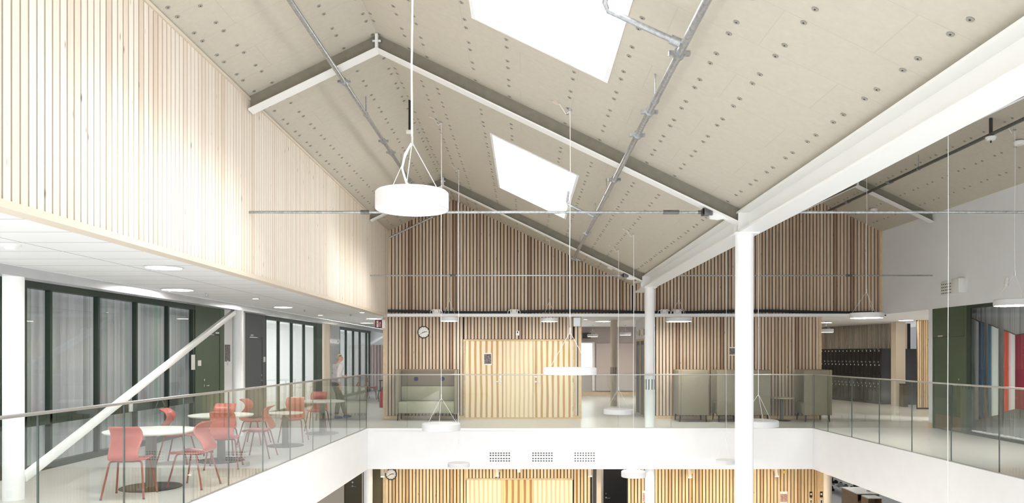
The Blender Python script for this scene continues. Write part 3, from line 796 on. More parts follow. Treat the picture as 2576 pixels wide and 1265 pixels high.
pipe_run('grey steel pipe under the left roof slope with clamp couplings', -2.355, 2, 19.55, 5.247, .030, [9.85, 12.6, 13.3, 15.5], [4.5, 11.2, 14.4, 18.6],
         [([(-2.355, 19.5, 5.247), (-3.50, 19.5, 4.70)], .024)])
pipe_run('grey steel pipe under the main right roof slope with arms to the rooflights', 1.20, 2, 18.55, 4.03, .031, [5.86, 7.28, 8.05, 10.1, 12.6, 14.6, 18.4], [6.95, 11.1, 12.9, 16.4],
         [([(1.20, 5.7, 4.03), (.63, 5.7, 4.29), (.60, 5.66, 4.33), (.64, 5.3, 4.62)], .022), ([(1.20, 12.85, 4.03), (.74, 12.85, 4.24), (.72, 12.85, 4.28), (.74, 12.75, 4.46)], .022)])
m_ = MB().tube([(0, 0, 0), (.17, 0, -.03), (.17, .0, -.09)], .026, 10); m_.box(-.04, .06, -.04, .04, -.05, .05)
# valve at the far end of that pipe
v = m_.build('valve', 'galvanised'); v.location = (0, 16.5, 0); v.parent = [o for o in C.objects if o.name.startswith('sprinkler_pipe')][1]; 
pipe_run('dark grey steel pipe along the right hand gable roof beside the white wall', RIDGE2 + .2, 8, 19.6, 5.38, .030, [16.2, 18.3], [15.0], [], 'dark_steel')
# detector on a perforated drop strut
t = thing('smoke_detector', 'white round detector on a dark perforated strut under the right hand roof pipe', 'detector', (RIDGE2 + .2, 12.67, 5.325))
MB().box(-.02, .02, -.02, .02, .036, roof(RIDGE2 + .2) - 5.325).build('strut', 'charcoal', t)
MB().lathe([(0, -.05), (.06, -.045), (.085, -.01), (.085, .015), (0, .02)], n=24).build('head', 'plastic_white', t, smooth=True)
MB().tube([(0, 0, -.05), (0, 0, -.085)], .012, 8).build('probe', 'black', t)
t = thing('smoke_detector', 'white round detector on the right hand roof at the right edge of the photo', 'detector', (8.45, 12.9, roof(8.45) - .06))
MB().lathe([(0, -.03), (.07, -.025), (.085, 0), (.085, .04), (0, .06)], n=24).build('head', 'plastic_white', t, smooth=True)
t = thing('smoke_detector', 'white round detector under the right hand roof behind the rafter', 'detector', (8.6, 18.6, roof(8.6) - .05))
MB().lathe([(0, -.03), (.07, -.025), (.085, 0), (.085, .04), (0, .06)], n=24).build('head', 'plastic_white', t, smooth=True)
# black tube under the ridge
t = thing('hanging_tube', 'thin black tube hanging from the roof ridge beside the drum lamp cable', 'tube', (-1.83, 12.0, 5.25))
MB().tube([(0, 0, 0), (0, 0, roof(-1.83) - 5.25)], .018, 10).build('tube', 'black', t, smooth=True)
MB().box(-.05, .05, -.04, .04, -.05, .0).build('end_piece', 'plastic_white', t, bevel=.006)

# =================================================================== GLASS RAILINGS
RZ = 1.235
def railing(label, A, B_, joints, ends=(True, True)):
    """glass panels standing on the slab edge between joint parameters along A-B, flat steel handrail"""
    A = Vector((*A, 0)); B_ = Vector((*B_, 0)); L_ = (B_ - A).length; d = (B_ - A) / L_; nn = Vector((-d.y, d.x, 0))
    c = thing('glass_railing', label, 'railing', tuple(A))
    def q(s, off, z): return d * s + nn * off + Vector((0, 0, z))
    js = [0] + joints + [L_]
    for a, e in zip(js, js[1:]):
        m_ = MB(); g = .004; th = .008
        p = [q(a + g, -th, .012), q(e - g, -th, .012), q(e - g, th, .012), q(a + g, th, .012), q(a + g, -th, RZ - .02), q(e - g, -th, RZ - .02), q(e - g, th, RZ - .02), q(a + g, th, RZ - .02)]
        m_.mat(0).add(p, [(0, 1, 5, 4), (2, 3, 7, 6)]); m_.mat(1).add(p, [(3, 2, 1, 0), (4, 5, 6, 7), (1, 2, 6, 5), (3, 0, 4, 7)])
        bm_ = m_.build('glass_panel', ['rail_glass', 'glass_edge'], c, recalc=False)
    MB().bar(q(0, 0, RZ - .008), q(L_, 0, RZ - .008), .042, .026).build('handrail', 'rail_steel', c, bevel=.006)
    MB().bar(q(0, 0, .010), q(L_, 0, .010), .03, .016).build('shoe', 'rail_steel', c)
    return c
ins = .035
# panel joints of the left railing, from where they cross the handrail in view
la = (LR(2) - ins, 2.0); lb = (LR(YR) - ins, YR + ins)
Ll = (Vector(lb) - Vector(la)).length
def lparam(px):       # distance along the left railing where the sight line through this column meets it
    k = (px - CX) / F; m0 = .0239
    y = (-3.57 - ins - YR * m0) / (k - m0); return (y - 2.0) * Ll / (YR + ins - 2.0)
railing('glass railing along the left gallery edge in front of the red chairs', la, lb, [lparam(p) for p in (-210, 95, 312, 462, 575, 661, 730, 787, 832, 872, 905)])
railing('long glass railing across the far gallery edge in front of the pine doors', (LR(YR) - ins + .025, YR + ins + .005), (RR(YR) + ins - .025, YR + ins + .005),
        [ux(p, YR) - (LR(YR) - ins) for p in (1021, 1153, 1287, 1420, 1553, 1686, 1823, 1955)])
ra = (RR(YR) + ins, YR + ins); rb = (RR(4) + ins, 4.0)
Lr = (Vector(rb) - Vector(ra)).length
def rparam(px):
    k = (px - CX) / F; y = (6.556 + ins + YR * .022) / (k + .022); return (YR + ins - y) * Lr / (YR + ins - 4.0)
railing('glass railing along the right gallery edge before the green door', ra, rb, [rparam(p) for p in (2083, 2143, 2212, 2294, 2393, 2514, 2680, 2900)])

# =================================================================== LAMPS
def pendant(label, px, Y, z_bot, dia, h, warm=False, ceil=None, lead=0, x=None, drop=.42, group=None):
    X = ux(px, Y) if x is None else x; r = dia / 2
    zc = roof(X) if ceil is None else ceil
    c = thing('pendant_lamp', label, 'lamp', (X, Y, z_bot), 0, group)
    m_ = MB(); m_.lathe([(0, h), (r - .012, h), (r, h - .012), (r, .004), (r - .004, 0), (r - .014, 0), (r - .016, .012), (r - .03, .02), (0, .02)], n=48)
    m_.build('housing', 'lamp_housing', c, smooth=True)
    MB().lathe([(0, .006), (r - .017, .006), (r - .017, .016), (0, .016)], n=48).build('diffuser', 'lamp_warm' if warm else 'lamp_white', c)
    gz = h + drop
    if gz > zc - z_bot - .05: gz = (zc - z_bot + h) * .5
    wig = [(0, 0, zc - z_bot), (.004, 0, (zc - z_bot) * .7 + gz * .3), (-.004, 0, (zc - z_bot) * .35 + gz * .65), (0, 0, gz)]
    MB().tube(wig, .0042 if Y > 8 else .008, 8).build('cable', 'cable_white', c, smooth=True)
    if lead > 0:
        MB().tube([(0, 0, gz), (-.06, 0, gz - .10 * drop / .42), (-.085, 0, gz - .22 * drop / .42), (-.05, 0, gz - .34 * drop / .42), (.02, 0, h)], lead, 10).build('flex', 'cable_white', c, smooth=True)
    for k in range(3):
        a = 2 * PI * k / 3 + .5
        MB().tube([(0, 0, gz), (r * .85 * math.cos(a), r * .85 * math.sin(a), h)], .0028, 6).build('suspension_wire', 'cable_white', c)
    MB().tube([(0, 0, gz - .03), (0, 0, gz + .05)], .011, 10).build('gripper', 'chrome', c, smooth=True)
    m_ = MB(); m_.lathe([(0, -.02), (.012, -.02), (.03, -.004), (.03, 0), (0, 0)], (0, 0, zc - z_bot), 14); m_.build('ceiling_hook', 'galvanised', c, smooth=True)
    if ceil is None and Y > 8.5 and dia < .7:
        xo = X - .17; z0 = roof(xo) - z_bot; sl = (roof(xo + .01) - roof(xo - .01)) / .02
        MB().tube([(.0, 0, zc - z_bot - .03), (-.05, 0, zc - z_bot - .06), (-.12, 0, z0 - .03), (-.17, 0, z0 - .01)], .005, 6).build('lead', 'cable_white', c)
        MB().disc((-.17, 0, z0 + .002), (sl, 0, -1), .045, .016, 16).build('ceiling_outlet', 'plastic_cream', c, smooth=True)
    return c
pendant('large white drum pendant hanging nearest the camera below the ridge', 1036.5, 6.44, uz(528, 6.44), .62, .155, lead=.009, drop=.42)
pendant('flat white pendant at handrail height in front of the pine doors', 1434, 8.93, uz(942, 8.93), .63, .085)
pendant('flat white pendant low over the void at the left, in front of the slab edge', 1110, 12.4, uz(1082, 12.4), .63, .115)
pendant('flat white pendant hanging just left of the far white column, before the passage', 1556, 15.9, uz(1041, 15.9), .63, .105)
pendant('flat white pendant half hidden behind the near white column', 1908, 12.2, uz(1072, 12.2), .63, .10)
pendant('lit white pendant in the right hand bay before the locker opening', 2180, 15.0, uz(800, 15.0), .63, .105)
pendant('lit white pendant cut off by the right edge of the photo', 2553, 12.67, uz(769, 12.67), .63, .11)
pendant('small white pendant at ground floor height before the black door', 1594, 13.8, uz(1199, 13.8), .45, .105)
pendant('small white pendant hanging in front of the white slab, left of the three vents', 1154, 15.5, uz(1174, 15.5), .45, .085)
pendant('small white pendant in front of the white slab left of the near column', 1827, 16.4, uz(1166, 16.4), .45, .085)
pendant('small lit pendant under the cable shelf right of the wall clock', 1130, 18.6, uz(808, 18.6), .45, .105)
pendant('small lit pendant under the cable shelf above the right pine door', 1382, 18.7, uz(809, 18.7), .43, .09)
pendant('lit pendant under the cable shelf right of the far column', 1708, 18.4, uz(809, 18.4), .63, .105)
pendant('white pendant below the photo on a long white cable at the right', 2385, 9.0, -1.2, .63, .10)
pendant('small lit pendant in the hall beyond the passage, left of the cream column', 1491, 29, uz(847, 29), .42, .10, True, 2.80)
pendant('small lit pendant in the hall beyond the passage, right of the cream column', 1573, 29, uz(843, 29), .44, .10, True, 2.80)
pendant('small warm pendant in the locker room at the end of the slatted wall', 2078, 24.0, uz(836, 24), .45, .11, True, 2.74)
def downlight(label, px, py, zc, dia, warm=False, group=None):
    Y = (zc - EYE) * F / (CY - py); X = ux(px, Y); r = dia / 2
    c = thing('ceiling_downlight', label, 'ceiling light', (X, Y, zc), 0, group)
    m_ = MB(); m_.lathe([(r, 0), (r + .02, -.004), (r + .02, -.010), (r - .004, -.012), (r - .004, 0)], n=32); m_.build('rim', 'plastic_white', c, smooth=True)
    MB().lathe([(0, -.009), (r - .005, -.009), (r - .005, -.002), (0, -.002)], n=32).build('diffuser', 'lamp_warm' if warm else 'lamp_down', c)
    return c
ZC = 2.72
downlight('large round ceiling light nearest in the left gallery ceiling', 412, 672, ZC, .40)
downlight('large round ceiling light close to the edge beam, second in the left gallery', 447, 728, ZC, .46)
downlight('round ceiling light above the grey door in the left gallery', 712, 772, ZC, .38)
downlight('tiny round spot between the larger lights of the left gallery ceiling', 643, 750, ZC, .11)
downlight('tiny round spot near the slatted wall edge in the left gallery', 911, 785, ZC, .11)
downlight('tiny round spot over the clear glazed classroom front', 806, 792, ZC, .11)
downlight('round ceiling light far down the gallery, left of the fire sign', 923, 812, ZC, .42, True)
downlight('round ceiling light just behind the slatted wall corner above the fire sign', 940, 801, ZC, .42, True)
downlight('round ceiling light in the hall behind the middle passage', 1517, 808, 2.80, .50, True)
downlight('tiny spot in the hall ceiling left of the large round one', 1473, 803, 2.80, .12, True)
downlight('round warm ceiling light in the locker room near the pier', 2279, 805, 2.74, .42, True)
downlight('round warm ceiling light at the end of the right slatted wall', 2076, 811, 2.74, .42, True)
downlight('tiny warm spot in the middle of the locker room ceiling', 2233, 814, 2.74, .14, True)
# added ceiling lights outside the view, put in to brighten the rooms
for (x, y, z, w_) in ((-9, 11, 2.78, 0), (-9, 15, 2.78, 0), (-9, 21, 2.78, 0), (-9, 25, 2.78, 0), (-9, 30, 2.78, 0), (10.6, 11, 2.76, 3), (10.9, 15, 2.76, 3), (5, 27, 2.80, 3), (0, 25.5, 2.80, 3), (10.2, 28, 2.74, 2), (11.6, 20.8, 2.74, 2)):
    c = thing('ceiling_downlight', 'added unseen ceiling light brightening a room beyond the atrium', 'ceiling light', (x, y, z), 0, 'added lights in the rooms beyond')
    MB().lathe([(.3, 0), (.32, -.004), (.32, -.010), (.296, -.012), (.296, 0)], n=24).build('rim', 'plastic_white', c, smooth=True)
    MB().lathe([(0, -.009), (.295, -.009), (.295, -.002), (0, -.002)], n=24).build('diffuser', ('lamp_white', 'added_ground_light', 'lamp_warm', 'lamp_down')[w_], c)
for x in (-2.6, -.8, 1.0, 3.4, 4.8, 6.2):  # unseen lamps added under the slab to brighten the ground floor slats
    c = thing('ceiling_downlight', 'added unseen ceiling light under the far gallery brightening the ground floor', 'ceiling light', (x, 18.35, -.92), 0, 'added ground floor ceiling lights')
    MB().lathe([(.16, 0), (.18, -.004), (.18, -.010), (.156, -.012), (.156, 0)], n=24).build('rim', 'plastic_white', c, smooth=True)
    MB().lathe([(0, -.009), (.155, -.009), (.155, -.002), (0, -.002)], n=24).build('diffuser', 'added_ground_light', c)
for x, y in ((11, 28), (12.5, 30.5), (-5, 22), (3, 22.5), (10, 24)):  # further unseen lamps added to light the depth of the ground floor
    c = thing('ceiling_downlight', 'added unseen ceiling light deep inside the ground floor', 'ceiling light', (x, y, -.92), 0, 'added ground floor ceiling lights deep inside')
    MB().lathe([(.25, 0), (.27, -.004), (.27, -.010), (.246, -.012), (.246, 0)], n=24).build('rim', 'plastic_white', c, smooth=True)
    MB().lathe([(0, -.009), (.245, -.009), (.245, -.002), (0, -.002)], n=24).build('diffuser', 'lamp_white', c)
t = thing('smoke_detector', 'white dome detector on the left gallery ceiling at the left edge of the photo', 'detector', (-4.79, 7.04, ZC))
MB().lathe([(0, -.055), (.04, -.05), (.05, -.03), (.085, -.02), (.085, 0), (0, 0)], n=28).build('dome', 'plastic_white', t, smooth=True)
for px, py, lb_ in ((521, 737, 'small ceiling sprinkler between the edge beam and the tiny spot'), (882, 790, 'small ceiling sprinkler far down the left gallery'), (766, 779, 'small ceiling sprinkler right of the round light over the grey door')):
    Y = (ZC - EYE) * F / (CY - py)
    t = thing('ceiling_sprinkler', lb_, 'sprinkler', (ux(px, Y), Y, ZC))
    MB().lathe([(0, 0), (.03, 0), (.028, -.008), (.012, -.012), (.010, -.04), (.022, -.045), (.022, -.05), (0, -.05)], n=14).build('head', 'galvanised', t, smooth=True)

# =================================================================== FURNITURE: red shell chairs and round tables
def shell_mesh(mat):
    prof = [(.225, .418, .165), (.222, .435, .180), (.205, .448, .192), (.14, .455, .205), (.05, .448, .208), (-.05, .442, .205), (-.125, .445, .195), (-.18, .462, .175), (-.214, .50, .165), (-.220, .545, .163),
            (-.190, .60, .166), (-.145, .655, .172), (-.118, .70, .176), (-.114, .745, .178), (-.138, .79, .176), (-.185, .828, .172), (-.238, .850, .166)]
    nu = 11; vs = []; fs = []
    for j, (y, z, hw) in enumerate(prof):
        for i in range(nu):
            u = -1 + 2 * i / (nu - 1); k = j / (len(prof) - 1)
            dish = .014 * u * u if k < .45 else 0
            wrap = (.022 * u * u) if k > .5 else 0
            rr = 1.0
            if j in (0, len(prof) - 1): rr = .93
            vs.append((u * hw * rr, y + wrap, z + dish * (1 if k < .4 else .4)))
    for j in range(len(prof) - 1):
        for i in range(nu - 1): fs.append((j * nu + i, j * nu + i + 1, (j + 1) * nu + i + 1, (j + 1) * nu + i))
    me = bpy.data.meshes.new('shell'); me.from_pydata(vs, [], fs); me.materials.append(M[mat])
    bm = bmesh.new(); bm.from_mesh(me)
    bmesh.ops.recalc_face_normals(bm, faces=bm.faces)
    bmesh.ops.solidify(bm, geom=bm.faces[:], thickness=.011)
    bmesh.ops.subdivide_edges(bm, edges=bm.edges[:], cuts=1, smooth=.6, use_grid_fill=True)
    for f in bm.faces: f.smooth = True
    bm.to_mesh(me); bm.free()
    return me
def make_chair(label, loc, rz, shell, legm):
    c = thing('chair', label, 'chair', loc, rz, 'red chairs of the left gallery')
    o = bpy.data.objects.new('seat_shell', shell); C.objects.link(o); o.parent = c
    for sx in (-1, 1):
        for sy, ty in ((1, .225), (-1, -.235)):
            m_ = MB(); m_.tube([(sx * .06, sy * .10, .432), (sx * .15, sy * .12, .432), (sx * .172, sy * .13, .424), (sx * .182, sy * .138, .402), (sx * .235, ty, .012)], .011, 10)
            lg = m_.build('leg', legm, c, smooth=True)
            MB().tube([(sx * .2345, ty * .998, .016), (sx * .236, ty, 0)], .013, 8).build('foot_cap', 'charcoal', lg)
    MB().box(-.10, .10, -.13, .13, .420, .438).build('seat_bracket', legm, c, bevel=.005)
    return c
sh = shell_mesh('chair_red')
def face(x, y): return math.atan2(-x, y)          # turn the chair's front (+Y) to look along (x, y)
ch0 = make_chair('red shell chair with its back to the camera at the nearest round table', (-4.72, 9.03, 0), face(-.14, 1), sh, 'chair_leg')
for x, y, fx, fy, lb in (
    (-5.42, 11.80, 1, .08, 'red shell chair seen sideways at the far side of the nearest table, facing right'),
    (-4.24, 9.68, -1, .1, 'red shell chair seen sideways right of the nearest table, facing left'),
    (-5.12, 12.80, .1, -1, 'red shell chair behind the second round table, facing the camera'),
    (-4.50, 11.30, -.22, 1, 'red shell chair with its back to the camera in front of the second table'),
    (-5.12, 14.30, 1, -.05, 'red shell chair seen sideways facing right before the grey door'),
    (-4.38, 12.45, -1, -.05, 'red shell chair seen sideways facing left between the second and third table'),
    (-4.50, 14.70, .05, -1, 'red shell chair behind the small third table, facing the camera'),
    (-4.62, 16.85, .05, -1, 'red shell chair behind the fourth round table near the walking person'),
    (-6.20, 28.9, 1, .1, 'left one of two red chairs side by side at the far gallery end'),
    (-5.76, 28.3, 1, .1, 'right one of two red chairs side by side at the far gallery end')):
    dup(ch0, lb, (x, y, 0), face(fx, fy))
def table(label, x, y, z, dia, bdia, lw=.10, top='table_white', leg='pedestal', base='base_black'):
    t = thing('round_table', label, 'table', (x, y, 0)); r = dia / 2
    MB().lathe([(0, z - .026), (r - .02, z - .026), (r, z - .010), (r, z - .003), (r - .003, z), (0, z)], n=56).build('tabletop', [top], t, smooth=True)
    MB().box(-lw / 2, lw / 2, -lw / 2, lw / 2, .012, z - .026).build('pedestal', leg, t, bevel=.006)
    MB().lathe([(0, 0), (bdia / 2, 0), (bdia / 2, .006), (bdia / 2 - .008, .012), (0, .012)], n=48).build('base', base, t, smooth=True)
    return t
table('nearest round table with a pale top and a black disc base', -4.76, 9.62, .732, 1.10, .74)
t2 = table('second round table from the camera, between four red chairs', -4.83, 12.02, .735, .98, .70)
table('small low third round table beside the glass railing', -4.43, 13.98, .618, .64, .66)
table('fourth round table from the camera, next to the walking person', -4.33, 16.15, .698, .96, .70)
# table with dark edge at the far end
t = thing('table', 'dark edged table at the far end of the gallery beside the two red chairs', 'table', (-4.98, 28.5, 0))
MB().box(-.4, .4, -.6, .6, .70, .73).build('tabletop', 'base_black', t)
for sx in (-.36, .36):
    for sy in (-.55, .55): MB().box(sx - .02, sx + .02, sy - .02, sy + .02, 0, .70).build('leg', 'base_black', t)
# papers on the nearest table
b = MB().box(-.14, .14, -.10, .10, 0, .006)
o = b.build('paper_sheet', 'paper'); o.location = (-4.55, 9.72, .7325); o.rotation_euler = (0, 0, .4); tag(o, 'white sheet of paper lying on the nearest round table', 'paper')

# =================================================================== HIGH-BACKED BOOTHS
def booth(label, x, y, rz, w, d, h, buttons=0, legh=.17):
    """local frame: opening to -Y, back at +Y, centred"""
    t = thing('booth_seat', label, 'sofa', (x, y, 0), rz)
    th = .07
    MB().box(-w / 2, w / 2, d / 2 - th, d / 2, legh, h).build('back_panel', 'booth_cloth', t, bevel=.02)
    for s_ in (-1, 1): MB().box(s_ * w / 2 - (th if s_ > 0 else 0), s_ * w / 2 + (th if s_ < 0 else 0), -d / 2, d / 2 - th + .005, legh, h).build('side_panel', 'booth_cloth', t, bevel=.02)
    iw = w / 2 - th - .004
    MB().box(-iw, iw, -d / 2 + .01, d / 2 - th, legh + .02, .48).build('seat_cushion', 'booth_seat', t, bevel=.03)
    MB().box(-iw, iw, d / 2 - th - .10, d / 2 - th + .003, .482, .86).build('back_cushion', 'booth_seat', t, bevel=.03)
    MB().box(-iw, iw, d / 2 - th - .035, d / 2 - th + .002, .865, h - .03).build('upper_lining', 'booth_inner', t, bevel=.008)
    for s_ in (-1, 1):
        for k in (-1, 1): MB().tube([(s_ * (w / 2 - .07), k * (d / 2 - .06), legh + .002), (s_ * (w / 2 - .06), k * (d / 2 - .05), 0)], [.020, .014], 12).build('leg', 'black', t, smooth=True)
    for k in range(buttons):
        MB().disc(((-.33, .36)[k], d / 2 - th - .038, 1.05), (0, -1, 0), .055, .018, 20).build('button', 'navy', t, smooth=True)
    return t
booth('wide high-backed booth sofa with two navy dots left of the pine doors', (ux(995, 19.2) + ux(1150, 19.2)) / 2, 19.46, 0, 1.57, .66, 1.30, 2)
by = 19.18
booth('high-backed booth nearest the far column in the right row, seen from its side', 4.21, by, PI / 2, .72, .76, 1.30)
booth('high-backed booth partly behind the near white column, opening to the left', 5.12, by, -PI / 2, .72, .64, 1.30)
booth('high-backed booth right of the near white column, opening to the small round table', 5.80, by, PI / 2, .72, .66, 1.30)
booth('high-backed booth at the right end of the row beside the locker opening', 7.32, by, -PI / 2, .72, .70, 1.30)
table('small round booth table with a dark pedestal between the two right booths', 6.55, 19.25, .59, .63, .44, .07, 'table_edge')

# =================================================================== THINGS ON AND AT THE BACK WALL
def clock(label, px, py, dia, y=YB - .004):
    x, z = ux(px, y), uz(py, y); r = dia / 2
    t = thing('wall_clock', label, 'clock', (x, y, z))
    m_ = MB(); n = 40
    prof = [(r - .02, -.030), (r - .006, -.040), (r, -.034), (r, 0), (r - .02, 0)]
    vs = []; fs = []
    for k in range(n):
        a = 2 * PI * k / n
        vs += [(q * math.cos(a), yy, q * math.sin(a)) for q, yy in prof]
    m5 = len(prof)
    for k in range(n):
        for i in range(m5): fs.append((k * m5 + i, k * m5 + (i + 1) % m5, ((k + 1) % n) * m5 + (i + 1) % m5, ((k + 1) % n) * m5 + i))
    m_.add(vs, fs); m_.build('rim', 'black', t, smooth=True)
    MB().disc((0, 0, 0), (0, -1, 0), r - .015, .022, 40).build('dial', 'paper', t)
    m_ = MB()
    for k in range(12):
        a = 2 * PI * k / 12; d = Vector((math.sin(a), 0, math.cos(a))); l = .026
        m_.bar(d * (r * .86) + Vector((0, -.024, 0)), d * (r * .86 - l) + Vector((0, -.024, 0)), .008, .003, up=(0, 1, 0))
    m_.build('hour_marks', 'black', t)
    a = 2 * PI * (2 + 40 / 60) / 12; d = Vector((math.sin(a), 0, math.cos(a)))
    MB().bar(d * -.035 + Vector((0, -.027, 0)), d * r * .55 + Vector((0, -.027, 0)), .013, .003, up=(0, 1, 0)).build('hour_hand', 'black', t)
    a = 2 * PI * 40 / 60; d = Vector((math.sin(a), 0, math.cos(a)))
    MB().bar(d * -.04 + Vector((0, -.031, 0)), d * r * .80 + Vector((0, -.031, 0)), .009, .003, up=(0, 1, 0)).build('minute_hand', 'black', t)
    return t
clock('round wall clock with a black rim on the upper slatted wall', 1066, 835.5, .318)
clock('round wall clock on the ground floor slatted wall, cut by the slab edge', 984, 1192.5, .30)
# cable shelf, pipes and boxes on it
b = MB().box(XL, 9.30, 19.52, YB - .005, 2.665, 2.74)
tag(b.build('cable_shelf', 'white_paint'), 'long white cable shelf across the slatted back wall above the doors', 'shelf')
rr = random.Random(3); pts = []
x = XL + .1
while x < 9.2: pts.append((x, 19.70 + rr.uniform(-.02, .02), 2.80 + .022 * math.sin(x * 1.3) + rr.uniform(-.003, .003))); x += .25
tag(MB().tube(pts, .036, 10).build('cable_bundle', 'cable_dark', smooth=True), 'thick dark cable bundle lying along the white cable shelf', 'cable')
for px, py, lb in ((1097, 785, 'white junction box on the cable shelf above the wall clock'), (1293, 785, 'white junction box on the cable shelf above the pine doors'), (1672, 785, 'white junction box right of the far column, left one of a pair'),
                   (1705, 785, 'white junction box right of the far column, right one of a pair')):
    X = ux(px, 19.55); t = thing('junction_box', lb, 'box', (X, 19.60, 2.74))
    MB().box(-.10, .10, -.03, .03, 0, .115).build('body', 'plastic_white', t, bevel=.006)
    m_ = MB()
    for sx in (-.065, .065):
        for z in (.05, .088): m_.box(sx - .012, sx + .012, -.034, -.029, z - .008, z + .008)
    m_.build('sockets', 'charcoal', t)
    for s_ in (-1, 1): MB().tube([(s_ * .10, 0, .085), (s_ * .13, 0, .09), (s_ * .155, 0, .06), (s_ * .165, 0, 0)], .007, 8).build('lead', 'cable_white', t, smooth=True)
t = thing('cable_connector', 'black cable connectors at the right end of the cable shelf', 'connector', (9.02, 19.60, 2.74))
MB().box(-.10, .0, -.03, .03, 0, .07).box(.02, .22, -.02, .02, 0, .04).build('body', 'black', t, bevel=.006)
# emergency light, loudspeaker, sign, posters
t = thing('emergency_lamp', 'small white emergency lamp box on the slats above the pine doors', 'lamp', (ux(1302, YB), YB - .002, uz(838, YB)))
MB().box(-.045, .045, -.05, 0, -.06, .06).build('body', 'plastic_white', t, bevel=.006); MB().box(-.014, .014, -.056, -.049, -.0, .045).build('lens', 'charcoal', t)
t = thing('loudspeaker', 'square grey loudspeaker box under the cable shelf at the passage corner', 'loudspeaker', (ux(1451.5, 19.7), 19.75, uz(807, 19.7) - .02))
MB().box(-.095, .095, -.07, .065, -.125, .11).build('cabinet', 'concrete_cap', t, bevel=.008); MB().box(-.08, .08, -.076, -.069, -.105, .10).build('grille', 'fascia_steel', t)
def poster(label, px0, px1, py0, py1, y, mat='photo_print', axis='Y', pic=(.08, .92, .05, .80)):
    if axis == 'Y':
        x0, x1_ = ux(px0, y), ux(px1, y); z0, z1 = uz(py1, y), uz(py0, y); cx_, cz_ = (x0 + x1_) / 2, (z0 + z1) / 2
        t = thing('poster', label, 'poster', (cx_, y, cz_)); w, h = (x1_ - x0) / 2, (z1 - z0) / 2
        MB().box(-w, w, -.006, 0, -h, h).build('sheet', 'paper', t)
        MB().box(-w + 2 * w * pic[0], -w + 2 * w * pic[1], -.009, -.006, -h + 2 * h * pic[2], -h + 2 * h * pic[3]).build('picture', mat, t)
    return t
poster('small poster with a dark photograph on the left pine door', 1217, 1237, 888, 918, YB + .003, pic=(.06, .94, .10, .92))
poster('small dark photograph poster at the edge of the near white column', 1835, 1866, 873, 894, YB - .002, pic=(.0, 1, .12, .88))
poster('small poster on the ground floor wall beside the far column', 1615, 1636, 1234, 1262, YB - .002, 'photo_pink')
poster('poster with a pinkish picture on the ground floor slatted wall at the right', 1962, 1981, 1236, 1265, YB - .002, 'photo_pink', pic=(.05, .95, .10, .78))
for px, lb in ((2040, 'small black and white sign left of the ground floor end column'), (2066, 'small black and white sign on the wooden edge right of the ground floor end column')):
    Yp = YB - .004 if px < 2050 else YB - .404
    t = thing('wall_sign', lb, 'sign', (ux(px, Yp), Yp, uz(1245, Yp)))
    MB().box(-.035, .035, -.006, 0, -.06, .09).build('plate', 'black', t); MB().box(-.02, .02, -.009, -.006, .0, .05).build('label_field', 'paper', t)
    MB().box(-.035, .035, -.006, 0, -.30, -.10).build('notice', 'paper', t); MB().box(-.015, .015, -.009, -.006, -.20, -.13).build('notice_mark', 'black', t)
t = thing('fire_sign', 'dark red fire extinguisher sign projecting from the left end of the slatted wall', 'sign', (XL - .08, YB - .06, uz(815, YB)))
MB().box(-.115, .07, -.006, .006, -.105, .105).build('plate', 'sign_red', t)
m_ = MB(); m_.prism([(-.075, -.085), (-.025, -.085), (-.025, .03), (-.035, .05), (-.035, .065), (-.02, .07), (-.02, .08), (-.07, .08), (-.09, .05), (-.083, .046), (-.066, .068), (-.065, .05), (-.075, .03)], lambda x, z: (x, -.006, z), (0, -.003, 0))
for k in range(4): m_.bar((-.008, -.008, .045 - k * .032), (.03, -.008, .02 - k * .032), .012, .002, up=(0, 1, 0))
for k in range(2): m_.bar((.02, -.008, .05 - k * .03), (.035, -.008, .035 - k * .03), .010, .002, up=(0, 1, 0))
m_.build('pictogram', 'paper', t)
MB().box(-.062, -.038, -.011, -.009, .0, .016).build('pictogram_gauge', 'sign_red', t)
MB().box(.07, .15, -.02, .05, -.11, .11).build('mount', 'plastic_white', t)
t = thing('fire_extinguisher', 'red fire extinguisher hanging at the left end of the slatted wall', 'extinguisher', (XL - .13, 20.42, .25))
MB().lathe([(0, 0), (.07, 0), (.08, .015), (.08, .38), (.06, .43), (.025, .46), (.025, .49), (0, .49)], n=24).build('cylinder', 'red', t, smooth=True)
MB().box(-.02, .10, -.015, .015, .49, .52).box(-.02, .07, -.012, .012, .53, .55).build('valve_handle', 'black', t)
MB().tube([(-.02, 0, .48), (-.09, .0, .46), (-.11, 0, .36), (-.10, 0, .16)], .010, 8).build('hose', 'black', t, smooth=True)
MB().box(.08, .13, -.03, .03, .1, .14).build('bracket', 'galvanised', t)
# hall details: wall speaker, hooks on the passage wall
t = thing('wall_speaker', 'dark square box high on the far wall of the hall', 'speaker', (ux(1476, 30.7), 30.72, uz(844, 30.7)))
MB().box(-.16, .16, -.12, .07, -.11, .11).build('cabinet', 'charcoal', t)
for yy, lb in ((21.35, 'oval white fitting on the passage wall, farther from the camera'), (20.55, 'oval white fitting on the passage wall, nearer the far column')):
    t = thing('wall_fitting', lb, 'fitting', (3.25, yy, 2.30)); m_ = MB()
    m_.tube([(-.03, 0, -.10), (-.045, 0, -.05), (-.045, 0, .05), (-.03, 0, .10)], [.02, .05, .05, .02], 12); m_.build('body', 'plastic_cream', t, smooth=True)
    MB().box(-.03, .0, -.03, .03, -.07, .07).build('mount', 'charcoal', t)
